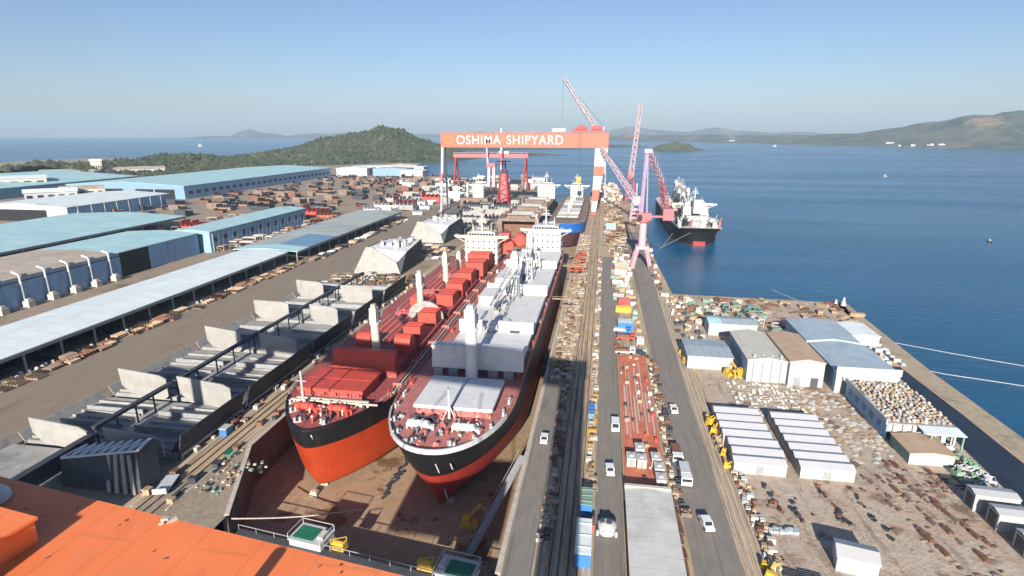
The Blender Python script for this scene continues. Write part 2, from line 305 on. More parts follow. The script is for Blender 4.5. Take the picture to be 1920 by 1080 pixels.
# dock
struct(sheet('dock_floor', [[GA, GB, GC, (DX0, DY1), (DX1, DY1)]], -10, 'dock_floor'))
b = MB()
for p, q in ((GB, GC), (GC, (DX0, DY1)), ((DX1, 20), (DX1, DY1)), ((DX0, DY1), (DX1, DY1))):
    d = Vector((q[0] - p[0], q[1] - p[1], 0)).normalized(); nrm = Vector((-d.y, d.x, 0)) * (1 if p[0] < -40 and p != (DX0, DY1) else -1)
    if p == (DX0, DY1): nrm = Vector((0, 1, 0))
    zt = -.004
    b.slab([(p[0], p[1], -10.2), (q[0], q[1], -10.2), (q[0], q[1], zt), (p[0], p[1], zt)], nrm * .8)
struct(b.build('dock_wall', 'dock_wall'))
cop = MB()
for p, q in ((GB, GC), (GC, (DX0, DY1)), ((DX1, 76), (DX1, DY1))):
    cop.beam((p[0], p[1], .12), (q[0], q[1], .12), .9, .24)
struct(cop.build('dock_coping', 'linewhite'))
# dock gate across the near end
gate = thing('dock_gate', 'dark steel dock gate closing the near end of the building dock', 'dock gate', (0, 0, 0))
g = MB(); dv = (Vector((GB[0], GB[1], 0)) - Vector((GA[0], GA[1], 0))).normalized(); nv = Vector((-dv.y, dv.x, 0)) * -1
g.slab([(GA[0], GA[1] + 3, -10), (GB[0], GB[1] + 3, -10), (GB[0], GB[1] + 3, -5.2), (GA[0], GA[1] + 3, -5.2)], Vector((-.14, -1, 0)) * 9.5)
g.build('gate_body', 'darkgrey', gate)
g = MB()
for k in range(14):
    p = Vector((GA[0], GA[1], 0)).lerp(Vector((GB[0], GB[1], 0)), k / 13)
    g.beam((p.x, p.y + 2.7, -5.2), (p.x, p.y + 2.7, -4.1), .12)
g.beam((GA[0], GA[1] + 2.7, -4.1), (GB[0], GB[1] + 2.7, -4.1), .12)
g.build('handrail', 'midgrey', gate)
# roads and strips
z1 = .006
struct(sheet('west_road', [[(-165, 40), (-132.5, 40), (-132.5, 700), (-150, 700), (-165, 460)]], z1, 'wide_road'))
struct(sheet('dock_side_road', [[(-13.9, 20), (-9, 20), (-9, 150), (-13.9, 150)]], z1, 'road'))
struct(sheet('middle_road', [[(1, 20), (6.2, 20), (6.6, 174), (9.5, 240), (9, 330), (1, 330)]], z1, 'road'))
struct(sheet('east_road', [[(17.4, 20), (25.6, 20), (25.8, 190), (26.5, 300), (27, 420), (18, 420)]], z1, 'road'))
struct(sheet('east_yard', [[(30.2, 20), (82, 20), (84, 132), (90, 178), (96, 210), (103, 250), (36, 252), (31.5, 215)]], z1, 'east_yard'))
struct(sheet('dark_lane', [[(83, 20), (93, 20), (94, 151), (93.4, 180), (90.5, 180), (84.5, 132), (82.6, 100)]], z1 + .004, 'darkstrip'))
struct(sheet('quay_apron', [[(94.5, 20), (103, 20), (100.6, 176), (104, 250), (100, 250), (94.2, 180)]], z1, 'quay'))
b = MB()
for x in (26.3, 27.2, 28.3, 29.4): b.box(x - .14, x + .14, 20, 250, 0, .18)
struct(b.build('east_rail_kerb', 'linewhite'))
b = MB()
for x in (-6.2, -4.8, -3.2, -1.6): b.box(x - .1, x + .1, 20, 560, 0, .2)
for x in (-84.5, -82.5, -86.3): b.box(x - .12, x + .12, 76, 560, 0, .2)
for x in (17.2, 18.2): b.box(x - .1, x + .1, 250, 600, 0, .2)
struct(b.build('crane_rail', 'rail'))
b = MB()
for x in (-8.3, -7.4, -.6, .4): b.box(x - .15, x + .15, 20, 500, 0, .12)
for x in (-88, -80.5): b.box(x - .2, x + .2, 82, 500, 0, .14)
struct(b.build('pale_kerb_line', 'linewhite'))
struct(sheet('west_rail_strip', [[(-88.5, 76), (-79.3, 106), (-79.3, 500), (-90, 500), (-90, 76)]], z1, 'railbed'))

# ------------------------------------------------------------------ ships (local: y runs aft from the bow, x to starboard side, z world)
def hull_shape(L, B, zk, zd, rake, ent_lo, ent_hi, nlo=1.7, nhi=2.2, stern_open=False):
    def y0(t): return rake * (1 - t) ** 1.3
    def hb(u, t):
        y = u * L; ent = ent_lo + (ent_hi - ent_lo) * t; n = nlo + (nhi - nlo) * t
        q = min(1, max(0, y / ent)); v = (1 - (1 - q) ** n) ** (1 / n)
        if t < .15: v *= .80 + .2 * math.sqrt(max(0, t / .15))
        if not stern_open and u > .84:
            k = (u - .84) / .16; v *= 1 - k * k * (.75 * (1 - t) ** .8 + .12)
        return B * v
    return y0, hb
def build_hull(parent, L, B, zk, zd, zb, mats, rake=8, ent_lo=30, ent_hi=24, stern_open=False, nlo=1.7, nhi=2.2):
    y0, hb = hull_shape(L, B, zk, zd, rake, ent_lo, ent_hi, nlo, nhi, stern_open)
    us = [0, .001, .003, .006, .01, .015, .022, .03, .04, .052, .066, .082, .1, .118, .136, .15, .19, .24, .3, .45, .6, .75, .84, .88, .92, .96, 1.0]
    us = [u * min(1, 1) for u in us]
    ts = sorted(set([0, .03, .08, .15, .3, .45, .6, .8, 1.0, (zb - zk) / (zd - zk)]))
    mb = MB(); idx = {}
    for i, u in enumerate(us):
        for j, t in enumerate(ts):
            z = zk + (zd - zk) * t; y = y0(t) + (L - y0(t)) * u; h = hb(u, t)
            for s in (-1, 1):
                idx[i, j, s] = len(mb.v); mb.v.append((s * h, y, z))
    for i in range(len(us) - 1):
        for j in range(len(ts) - 1):
            mi = 0 if (ts[j] + ts[j + 1]) / 2 * (zd - zk) + zk > zb else 1
            for s in (-1, 1):
                q = [idx[i, j, s], idx[i + 1, j, s], idx[i + 1, j + 1, s], idx[i, j + 1, s]]
                mb.f.append(q if s > 0 else q[::-1]); mb.m.append(mi)
    for i in range(len(us) - 1):
        mb.f.append([idx[i, 0, -1], idx[i + 1, 0, -1], idx[i + 1, 0, 1], idx[i, 0, 1]]); mb.m.append(1)
    n = len(us) - 1
    for j in range(len(ts) - 1):
        mb.f.append([idx[n, j, -1], idx[n, j + 1, -1], idx[n, j + 1, 1], idx[n, j, 1]]); mb.m.append(0 if ts[j] * (zd - zk) + zk >= zb - .01 else 1)
    o = mb.build('hull', mats, parent, smooth=True)
    edge = [(hb(u, 1), y0(1) + (L - y0(1)) * u) for u in us]
    return o, edge
def deck_part(parent, edge, z, m, name='deck'):
    b = MB(); pts = [(-x, y) for x, y in edge] + [(x, y) for x, y in edge[::-1]]
    b.prism(pts, z - .25, z); return b.build(name, m, parent)
def rim(parent, edge, z0, z1, ymax, m, t=.35, name='bulwark', both=(-1, 1)):
    b = MB()
    for s in both:
        e = [(s * x, y) for x, y in edge if y <= ymax]
        for (xa, ya), (xb, yb) in zip(e, e[1:]):
            b.beam((xa, ya, (z0 + z1) / 2), (xb, yb, (z0 + z1) / 2), t, z1 - z0)
    return b.build(name, m, parent)
def railing(parent, edge, z, y0, y1, m, step=3.2):
    for s in (-1, 1):
        b = MB()
        e = [(s * (x - .15), y) for x, y in edge if y0 <= y <= y1]
        for (xa, ya), (xb, yb) in zip(e, e[1:]):
            b.beam((xa, ya, z + 1.05), (xb, yb, z + 1.05), .09); b.beam((xa, ya, z + .55), (xb, yb, z + .55), .07)
            d = math.hypot(xb - xa, yb - ya); k = max(1, int(d / step))
            for i in range(k):
                f = i / k; b.beam((xa + (xb - xa) * f, ya + (yb - ya) * f, z), (xa + (xb - xa) * f, ya + (yb - ya) * f, z + 1.05), .09)
        b.build('railing', m, parent)
def hatch(parent, x0, x1, y0, y1, zd, zc, m, mcoam, split=True):
    b = MB(); b.box(x0 + .5, x1 - .5, y0 + .4, y1 - .4, zd, zc - .5)
    for k in range(int((x1 - x0) / 3)):
        x = x0 + 1.5 + k * 3; b.box(x - .12, x + .12, y0 + .1, y0 + .41, zd, zc - .55)
    for k in range(6): b.box(x0 + 1 + k * (x1 - x0 - 2) / 5 - .25, x0 + 1 + k * (x1 - x0 - 2) / 5 + .25, y0 - .35, y0 + .42, zc - 1.2, zc - .55)
    co = b.build('hatch_coaming', mcoam, parent)
    b = MB(); xm = (x0 + x1) / 2
    if split: b.box(x0, xm - .15, y0, y1, zc - .5, zc + .25); b.box(xm + .15, x1, y0, y1, zc - .5, zc + .25)
    else: b.box(x0, x1, y0, y1, zc - .5, zc + .25)
    nrib = 0 if m == 'grey' else max(2, int((y1 - y0) / 8))
    for k in range(1, nrib): b.box(x0 + .2, x1 - .2, y0 + (y1 - y0) * k / nrib - .1, y0 + (y1 - y0) * k / nrib + .1, zc + .251, zc + .36)
    c = b.build('hatch_cover', m, parent)
def deck_crane(parent, x, y, zd, h, m, jib, wid=1.9, mj=None, cabm='glass'):
    b = MB(); b.cyl((x, y, zd), (x, y, zd + h * .72), wid, wid * .92, 14); b.cyl((x, y, zd + h * .72), (x, y, zd + h * .76), wid * 1.15, wid * 1.15, 14)
    p = b.build('crane_post', m, parent)
    b = MB(); b.box(x - wid * .8, x + wid * .8, y - wid * .85, y + wid * 1.0, zd + h * .76, zd + h); b.box(x - wid * .5, x + wid * .5, y - wid * .5, y + wid * .7, zd + h, zd + h + .9)
    hs = b.build('crane_housing', m, p)
    b = MB(); b.box(x + wid * .3, x + wid * .9, y + wid * 1.11, y + wid * 1.5, zd + h * .78, zd + h * .9); b.build('crane_cab', cabm, p)
    if jib:
        b = MB(); z = zd + h * .74; e = Vector((x + jib[0], y + jib[1], zd + jib[2]))
        for s in (-1, 1):
            b.beam((x + s * wid * .8, y + wid, z), (e.x + s * .5, e.y, e.z), .55, .8)
        for k in range(1, 7):
            q = Vector((x, y + wid, z)).lerp(e, k / 7); b.beam((q.x - wid * .7, q.y, q.z), (q.x + wid * .7, q.y, q.z), .3)
        j = b.build('crane_jib', mj or m, p)
        b = MB(); b.cyl((x, y + .4, zd + h + .8), (e.x, e.y, e.z + .4), .07, n=5); b.build('luffing_rope', 'darkgrey', p)
def superstructure(parent, x, y, zd, m, wing, wid, dep, lev, lh=2.8, mast_h=8, windows='glass', top_m=None):
    b = MB(); z = zd
    for k in range(lev):
        b.box(x - wid / 2, x + wid / 2, y, y + dep, z, z + lh - .2); b.box(x - wid / 2 - .6, x + wid / 2 + .6, y - .5, y + dep + .6, z + lh - .2, z + lh); z += lh
    h = b.build('deckhouse', m, parent)
    b = MB()
    for k in range(lev):
        zz = zd + k * lh + 1.1
        for i in range(6):
            xx = x - wid / 2 + wid * (i + .5) / 6
            b.box(xx - .35, xx + .35, y - .06, y + .1, zz, zz + .75)
    b.build('porthole_frame', windows, h)
    b = MB(); b.box(x - wid * .42, x + wid * .42, y + .6, y + dep * .7, z, z + 2.7); b.box(x - wing, x + wing, y + .3, y + 3.0, z - .1, z + .25)
    for s in (-1, 1):
        b.box(x + s * wing - .9, x + s * wing + .9, y + .2, y + 3.1, z + .25, z + 1.3); b.beam((x + s * wing, y + 1.6, z - .1), (x + s * wid * .5, y + 1.6, z - 2.6), .35)
    b.box(x - wing, x + wing, y + .25, y + .45, z + .25, z + 1.25)
    br = b.build('bridge', top_m or m, parent)
    b = MB()
    for i in range(9):
        xx = x - wid * .40 + wid * .8 * (i + .5) / 9; b.box(xx - wid * .036, xx + wid * .036, y + .54, y + .7, z + 1.2, z + 2.2)
    b.build('window_pane', windows, br)
    b = MB(); b.box(x - wid * .3, x + wid * .3, y + 1.5, y + dep * .6, z + 2.7, z + 3.1)
    b.build('monkey_island', m, br)
    b = MB(); zm = z + 3.1
    b.beam((x, y + 3, zm), (x, y + 3, zm + mast_h), .8, .8, taper=.5); b.beam((x - 2.6, y + 3, zm + mast_h * .55), (x + 2.6, y + 3, zm + mast_h * .55), .3)
    b.beam((x - 1.6, y + 3, zm + mast_h * .8), (x + 1.6, y + 3, zm + mast_h * .8), .25); b.box(x - 1.8, x + 1.8, y + 2.3, y + 2.7, zm + mast_h * .62, zm + mast_h * .68)
    b.beam((x - wid * .28, y + 3, zm), (x - wid * .28, y + 3, zm + 3), .25); b.beam((x + wid * .28, y + 3, zm), (x + wid * .28, y + 3, zm + 4), .25)
    b.build('radar_mast', m, parent)
    return z
def funnel(parent, x, y, z, m, r=2.6, h=9):
    b = MB(); b.box(x - r, x + r, y, y + r * 2.4, z, z + h); b.box(x - r - .3, x + r + .3, y - .3, y + r * 2.4 + .3, z + h, z + h + .4)
    f = b.build('funnel', m, parent)
    b = MB()
    for i in (-1, 0, 1): b.cyl((x + i * r * .5, y + r, z + h + .4), (x + i * r * .5, y + r, z + h + 2), .35, n=8)
    b.build('exhaust_pipe', 'darkgrey', f)
def windlass(parent, x, y, z, m, m2):
    b = MB(); b.cyl((x - 2.2, y, z + 1.1), (x + 2.2, y, z + 1.1), .85, n=12); b.cyl((x - 1.2, y, z + 1.1), (x - .9, y, z + 1.1), 1.2, n=12); b.cyl((x + .9, y, z + 1.1), (x + 1.2, y, z + 1.1), 1.2, n=12)
    b.box(x - 2.5, x - 2.2, y - .6, y + .6, z, z + 1.5); b.box(x + 2.2, x + 2.5, y - .6, y + .6, z, z + 1.5); b.box(x + 2.5, x + 3.6, y - .5, y + .5, z, z + 1)
    o = b.build('windlass', m, parent)
    b = MB(); b.beam((x - .3, y - .9, z + .4), (x - .1, y - 4.5, z + .15), .35); b.build('anchor_chain', m2, o)
def bollard(parent, x, y, z, m, rz=0):
    b = MB(); c, s = math.cos(rz) * .55, math.sin(rz) * .55
    b.obox((x, y, z), (1.9, .7, .15), rz)
    for k in (-1, 1): b.cyl((x + k * c, y + k * s, z + .15), (x + k * c, y + k * s, z + .95), .26, n=8); b.cyl((x + k * c, y + k * s, z + .95), (x + k * c, y + k * s, z + 1.08), .34, n=8)
    return b.build('mooring_bollard', m, parent)
def draft_marks(parent, xs, m):
    b = MB()
    for p, q in xs: b.beam(p, q, .3, .06)
    return b.build('draft_mark', m, parent)

# --- red bulk carrier
rx, ry = -62.0, 101.0; zd = 8.0
S = thing('bulk_carrier', 'red decked bulk carrier with orange and black hull in the dock beside the hull blocks', 'ship', (rx, ry, 0), 0)
_, edge = build_hull(S, 189, 14.6, -8.7, zd, 3.2, ['hullblack', 'hullorange'], rake=5.5, ent_lo=24, ent_hi=27, nlo=1.5, nhi=1.55)
deck_part(S, edge, zd + .05, 'deckred')
rim(S, edge, zd - .1, zd + .45, 17, 'hullblack', .3)
railing(S, edge, zd, 14, 165, 'cream')
lx = lambda X: X - rx
ly = lambda Y: Y - ry
hatch(S, lx(-70.6), lx(-54.0), ly(115), ly(127), zd, 11.0, 'hatchred', 'deckred')
def upright(y, x0, x1, z0, z1, t=1.6, m='hatchred', lean=1.2):
    b = MB(); b.slab([(lx(x0), ly(y), z0), (lx(x1), ly(y), z0), (lx(x1), ly(y) + lean, z1), (lx(x0), ly(y) + lean, z1)], (0, t, 0))
    for k in range(1, 5):
        x = x0 + (x1 - x0) * k / 5; b.box(lx(x) - .1, lx(x) + .1, ly(y) + t + lean * .5, ly(y) + t + lean + .3, z0, z1 - .2)
    return b.build('folded_hatch_cover', m, S)
upright(130, -69, -51.8, 9.5, 14.8, 2.2)
bm_ = MB(); bm_.box(lx(-70), lx(-51.5), ly(130.5), ly(148), zd, 10.4); bm_.build('hatch_coaming', 'deckred', S)
# rounded covers either side of the first post
for x0, x1 in ((-67.5, -63.3), (-56.2, -51.6)):
    b = MB(); n = 10; prof = [(ly(142.0), 9.8)] + [(ly(142.0) + 2.4 - 2.4 * math.cos(math.pi * i / n), 13.0 + 2.2 * math.sin(math.pi * i / n)) for i in range(n + 1)] + [(ly(146.8), 9.8)]
    k = len(prof); b.add([(lx(x0), a, c) for a, c in prof] + [(lx(x1), a, c) for a, c in prof], [list(range(k)), list(range(k, 2 * k))[::-1]] + [(i, (i + 1) % k, k + (i + 1) % k, k + i) for i in range(k)])
    b.build('rounded_hatch_end', 'hatchred', S)
for y, x0, x1, zt, dep in ((152, -57.0, -51.8, 14.6, 5), (168, -57.8, -51.8, 13.8, 7), (186, -66.5, -62.5, 13.5, 4), (190, -58, -52, 13.6, 9), (204, -58.4, -51.8, 14.2, 9), (219, -58.4, -51.8, 14.8, 10), (235, -58.0, -50.2, 15.4, 11), (251, -61, -50.8, 15.8, 9)):
    b = MB(); b.box(lx(x0), lx(x1), ly(y), ly(y + dep), zd + 1.6, zt)
    for k in range(1, 4): b.box(lx(x0) + .2, lx(x1) - .2, ly(y + dep * k / 4) - .12, ly(y + dep * k / 4) + .12, zt + .002, zt + .14)
    b.build('hatch_cover', 'hatchred', S)
for y0, y1 in ((150, 174), (181, 204), (209, 230), (234, 262)):
    b = MB(); b.box(lx(-70.5), lx(-51.2), ly(y0), ly(y1), zd, zd + 1.58); b.box(lx(-69.3), lx(-58.6), ly(y0 + 1), ly(y1 - 1), zd + 1.58, zd + 1.9, 1)
    c = b.build('hatch_coaming', ['deckred', 'hatchred'], S)
    b = MB()
    for k in range(5):
        x = lx(-69.5) + k * 2.2; b.beam((x, ly(y0), zd + 2.6), (x, ly(y1), zd + 2.6), .22)
        for q in range(5): yy = ly(y0 + (y1 - y0) * (q + .1) / 4.2); b.beam((x, yy, zd + 1.5), (x, yy, zd + 2.6), .14)
    b.build('cover_rail', 'cream', c)
for Y in (137, 176, 208, 229): deck_crane(S, lx(-59.4), ly(Y), zd, 17.0 if Y != 229 else 13, 'cream', (-8, 24, 8) if Y == 137 else (-4, 19, 6.5) if Y in (176, 208) else None, 1.15)
# half-round painted end plate by the second post
b = MB(); n = 14; pts = [(lx(-57.2) + 6.2 * math.cos(math.pi * i / n), 9.8 + 6.0 * math.sin(math.pi * i / n)) for i in range(n + 1)]
b.slab([(a, ly(174.5), c) for a, c in pts], (0, .5, 0)); hp = b.build('half_round_plate', 'blkgrey', S)
b = MB()
for i in range(n):
    a0, a1 = math.pi * i / n, math.pi * (i + 1) / n
    P = lambda a, r: (lx(-57.2) + r * math.cos(a), ly(174.42), 9.85 + r * .97 * math.sin(a))
    b.slab([P(a0, 3.1), P(a1, 3.1), P(a1, 4.1), P(a0, 4.1)], (0, .06, 0))
b.build('arch_band', 'cream', hp)
b = MB(); b.cyl((lx(-57.2), ly(174.45), 12.6), (lx(-57.2), ly(174.3), 12.6), 1.1, n=14); b.build('round_opening', 'blkdark', hp)
# forecastle gear
windlass(S, lx(-66.0), ly(110), zd + .05, 'hatchred', 'darkgrey'); windlass(S, lx(-58), ly(110), zd + .05, 'hatchred', 'darkgrey')
b = MB(); b.cyl((lx(-66.8), ly(110.8), zd), (lx(-66.8), ly(110.8), zd + 9.5), .32, .2, 8); b.beam((lx(-68.0), ly(110.8), zd + 7), (lx(-65.6), ly(110.8), zd + 7), .15)
for s in (-1, 1): b.beam((lx(-66.8) + s * 1.4, ly(110.8), zd), (lx(-66.8), ly(110.8), zd + 3), .18)
b.build('foremast', 'white', S)
for i in range(90):
    u = R.random(); x = R.uniform(-11.5, 11.5); y = R.uniform(3.5, 13.0)
    lim = [e[0] for e in edge if e[1] <= y][-1] - 1.3
    if abs(x) > lim: continue
    b = MB(); h = R.uniform(.5, 1.3); b.cyl((x, y, zd), (x, y, zd + h), .2, .2, 8); b.cyl((x, y, zd + h), (x, y, zd + h + .3), .38, .3, 8)
    b.build('deck_vent', R.choice(['white', 'deckred', 'hatchred', 'cream', 'darkgrey', 'blkdark', 'darkgrey', 'deckpink']), S)
for x, y, a in ((-6.5, 8, .9), (6.5, 8, -.9), (-9, 12, 1.2), (9, 12, -1.2), (-3, 3.6, .5), (3, 3.6, -.5), (-12, 20, 1.4), (12, 20, -1.4), (-1, 10, 0), (3, 11, .3), (-4, 11.5, .2)): bollard(S, x, y, zd + .05, R.choice(['hatchred', 'white', 'darkgrey']), a)
b = MB(); b.box(lx(-70), lx(-52), ly(113.4), ly(114.0), zd, zd + 1.5); b.beam((lx(-71), ly(112.8), zd + 1.2), (lx(-49.5), ly(112.8), zd + 1.2), .35); b.build('breakwater', 'cream', S)
for xx in (13.2, 12.3):
    b = MB(); b.beam((xx, ly(121), zd + .55), (xx, ly(262), zd + .55), .4, .4); b.build('deck_pipe', 'cream' if xx > 13 else 'deckpink', S)
for k in range(9):
    b = MB(); yy = 24 + k * 15; b.box(11.6, 14.0, yy, yy + .5, zd, zd + 1.2); b.build('pipe_support', 'deckpink', S)
superstructure(S, lx(-57.6), ly(266), zd, 'cream', 12.5, 16, 12, 4, 3.2, 8)
funnel(S, lx(-48.5), ly(279), zd + 3, 'hatchred', 2.6, 10)
b = MB(); b.cyl((lx(-45.5), ly(274), zd + 8), (lx(-45.5), ly(279), zd + 8), 2.6, n=14); b.build('enclosed_lifeboat', 'hatchred', S)
draft_marks(S, [((1.6, .75, 6.8), (1.5, 1.6, 4.0)), ((1.1, 2.4, 2.4), (.9, 5.0, -5.5))], 'white')
# --- grey-hatched bulk carrier
gx, gy = -32.4, 95.2; zd = 9.0
S = thing('bulk_carrier', 'bulk carrier with pale grey hatches, white bow rim and dark red hull', 'ship', (gx, gy, 0), 0)
_, edge = build_hull(S, 205, 14.2, -8.8, zd, 2.2, ['hullblack', 'hullred'], rake=8.5, ent_lo=42, ent_hi=27, nlo=1.25, nhi=2.1)
deck_part(S, edge, zd + .05, 'deckpink')
rim(S, edge, zd - .2, zd + .9, 20, 'white', .34)
rim(S, edge, zd - .1, zd + .35, 190, 'deckpink', .3, 'gunwale_rim')
railing(S, edge, zd, 16, 190, 'deckpink')
lx = lambda X: X - gx
ly = lambda Y: Y - gy
hatch(S, lx(-40), lx(-22.0), ly(110.5), ly(126.4), zd, 11.2, 'grey', 'deckpink')
b = MB(); b.slab([(lx(-42.3), ly(132.5), 11), (lx(-18.3), ly(132.5), 11), (lx(-18.3), ly(133.0), 16.6), (lx(-42.3), ly(133.0), 16.6)], (0, 2.0, 0))
b.box(lx(-42.3), lx(-18.3), ly(132.4), ly(135.4), 16.602, 17.1); b.build('folded_hatch_cover', 'grey', S)
for x in (-40.5, -36.5, -26, -22):
    b = MB(); b.box(lx(x) - 1.2, lx(x) + 1.2, ly(131.8), ly(134), zd, 10.98); b.build('cover_support', 'midgrey', S)
for y0, y1, x0 in ((136, 156, -40.5), (158.5, 196.5, -41.5), (200, 240.5, -41.5), (243.5, 276, -41)):
    hatch(S, lx(x0), lx(-19.0), ly(y0), ly(y1), zd, 12.4, 'grey', 'midgrey')
for Y, h, jb in ((127.8, 20, None), (198.3, 19, (-3, -30, 8)), (241.8, 19, (1, -26, 7.5)), (157.3, 6, None)): deck_crane(S, lx(-30.6), ly(Y), zd, h, 'craneg', jb, 1.6, 'craneg')
b = MB(); b.cyl((lx(-27), ly(158.2), 12.4), (lx(-27), ly(158.2), 16), 1.3, n=12); b.cyl((lx(-27), ly(158.2), 16), (lx(-27), ly(158.2), 16.8), 1.3, .4, 12); b.build('dark_vent_tank', 'midgrey', S)
b = MB(); b.box(lx(-25.4), lx(-22.6), ly(154.8), ly(157.5), zd, 13.6); b.build('hydraulic_box', 'darkgrey', S)
for Y, hh in ((156.6, 3.2), (198.6, 3.4), (241.2, 3.2)):
    for xa, xb in ((-41, -34), (-29, -18.6)):
        b = MB(); b.box(lx(xa), lx(xb), ly(Y), ly(Y + 1.2), 12.7, 12.7 + hh); b.box(lx(xa) - .1, lx(xb) + .1, ly(Y) - .1, ly(Y + 1.3), 12.7 + hh, 12.95 + hh); b.build('folded_hatch_cover', 'grey', S)
for xa, xb, ya, yb, zt in ((-29.5, -18.8, 140, 154.5, 13.5), (-28.8, -18.8, 162, 193, 13.7), (-29, -18.8, 203, 237, 13.7), (-28.5, -18.8, 247, 274, 13.6), (-41, -35.5, 184, 196, 15.6), (-40.5, -35, 212, 226, 15), (-40.5, -36, 160, 172, 14.6), (-40, -34.5, 250, 262, 15.4)):
    b = MB(); b.box(lx(xa), lx(xb), ly(ya), ly(yb), 12.66, zt); b.build('cover_panel', 'grey', S)
for k in range(28):
    b = MB(); x = R.uniform(-34.5, -29.5); yy = R.choice((160, 172, 183, 205, 218, 228, 246, 258)) + R.uniform(-4, 6); h = R.uniform(.6, 3); b.obox((lx(x), ly(yy), 12.66), (R.uniform(.4, 1.8), R.uniform(.4, 1.8), h), R.uniform(0, 3)); b.beam((lx(x), ly(yy), 12.66 + h), (lx(x) + R.uniform(-1, 1), ly(yy), 13.4 + h), .16); b.build('deck_fitting', R.choice(['craneg', 'midgrey', 'darkgrey', 'blkgrey', 'midgrey']), S)
# lattice grabs standing on the hatches
for x, y, h in ((-28.5, 190, 9), (-31.5, 205, 10), (-27, 214, 10), (-30.5, 225, 11), (-26, 232, 9), (-31, 250, 10), (-34, 186, 7), (-25.5, 200, 8))[:6]:
    b = MB(); b.lattice((lx(x), ly(y), 12.6), (lx(x), ly(y), 12.6 + h), 2.2, 4, .3, taper=.6); b.box(lx(x) - 1.2, lx(x) + 1.2, ly(y) - 1.2, ly(y) + 1.2, 12.6 + h, 13.4 + h); b.build('lattice_stand', R.choice(['craneg', 'midgrey']), S)
windlass(S, lx(-37), ly(104.5), zd + .05, 'craneg', 'darkgrey'); windlass(S, lx(-27), ly(104.5), zd + .05, 'craneg', 'darkgrey')
b = MB(); b.cyl((lx(-31.2), ly(108.5), zd), (lx(-31.2), ly(108.5), zd + 8), .3, .2, 8)
for s in (-1, 1): b.beam((lx(-31.2) + s * 1.6, ly(108.5), zd), (lx(-31.2), ly(108.5), zd + 4), .2)
b.build('foremast', 'craneg', S)
for i in range(72):
    x = R.uniform(-12, 12); y = R.uniform(2.5, 14.2); lim = [e[0] for e in edge if e[1] <= y][-1] - 1.2
    if abs(x) > lim: continue
    b = MB(); h = R.uniform(.3, 1.1)
    if i % 3 == 0: b.cyl((x, y, zd), (x, y, zd + h), .2, .2, 8); b.cyl((x, y, zd + h), (x, y, zd + h + .3), .42, .32, 8)
    else: b.obox((x, y, zd), (R.uniform(.4, 2.0), R.uniform(.3, .8), h), R.uniform(0, 3)); b.obox((x, y, zd + h), (.6, .4, .3), 0)
    b.build('deck_fitting', R.choice(['white', 'craneg', 'hatchred', 'midgrey', 'darkgrey', 'blkdark', 'deckpink', 'deckpink']), S)
for x, y, a in ((-8.5, 6, .9), (8.5, 6, -.9), (-11, 11, 1.2), (11, 11, -1.2), (-4.5, 3.2, .5), (4.5, 3.2, -.5), (-12.6, 18, 1.4), (12.4, 18, -1.4), (12.8, 24, 1.5), (-12.8, 24, 1.5)): bollard(S, x, y, zd + .05, 'white', a)
for k in range(24):
    b = MB(); yy = 30 + k * 6.6; s = 1 if k % 3 else -1; b.box(s * 13.2 - .5, s * 13.2 + .5, yy, yy + R.uniform(.8, 2.4), zd, zd + R.uniform(.5, 1.5)); b.beam((s * 13.2, yy, zd), (s * 13.2, yy, zd + 1.9), .14); b.build('deck_locker', R.choice(['deckpink', 'white', 'darkgrey', 'hatchred']), S)
b = MB(); b.beam((12.2, 40, zd + .5), (12.2, 182, zd + .5), .45, .4); b.build('deck_pipe', 'white', S)
superstructure(S, lx(-28), ly(284), zd, 'white', 12.2, 15.5, 14, 4, 3.2, 9)
funnel(S, lx(-28), ly(300.5), zd, 'craneg', 2.8, 15)
b = MB(); b.cyl((lx(-41.5), ly(287), zd + 7), (lx(-41.5), ly(293.5), zd + 7), 3.6, n=16); b.cyl((lx(-41.5), ly(286), zd + 7), (lx(-41.5), ly(287), zd + 7), 2.6, 3.6, 16); b.build('enclosed_lifeboat', 'hatchred', S)
draft_marks(S, [((1.6, 0.9, 6.2), (1.9, 2.2, 3.4)), ((1.5, 5.0, -.2), (1.9, 7.5, -6.5)), ((4.6, 1.2, 6.4), (4.8, 2.0, 4.6))], 'white')
b = MB(); b.box(lx(-17.4), lx(-10.5), ly(206), ly(207.2), zd + .2, zd + .45); b.beam((lx(-17.4), ly(206), zd + 1.3), (lx(-10.5), ly(206), zd + 1.3), .1)
tag(b.build('gangway', 'tan'), 'tan gangway from the dock edge to the rail of the grey hatched ship, nearer one', 'gangway').location = (gx, gy, 0)
b = MB(); b.box(lx(-17.4), lx(-8), ly(262), ly(263.6), zd + .2, zd + .45); b.beam((lx(-17.4), ly(262), zd + 1.3), (lx(-8), ly(262), zd + 1.3), .1)
tag(b.build('gangway', 'tan'), 'wide tan gangway to the grey hatched ship just ahead of its white deckhouse', 'gangway').location = (gx, gy, 0)

# --- keel blocks under both ships
kb = MB(); kb.box(-.9, .9, -.7, .7, 0, .9); kb.box(-.7, .7, -.5, .5, .9, 1.25); kb0 = kb.build('keel_block', 'conc')
tag(kb0, 'pale keel block on the dock floor under a ship hull', 'keel block', 'keel blocks on the dock floor')
first = True
for X in (-62.2, -31.2):
    for k in range(9):
        c = kb0 if first else kb0.copy()
        if not first: COL.objects.link(c)
        first = False; c.location = (X + R.uniform(-.3, .3), (104 if X < -50 else 107) + k * 4.5, -10)

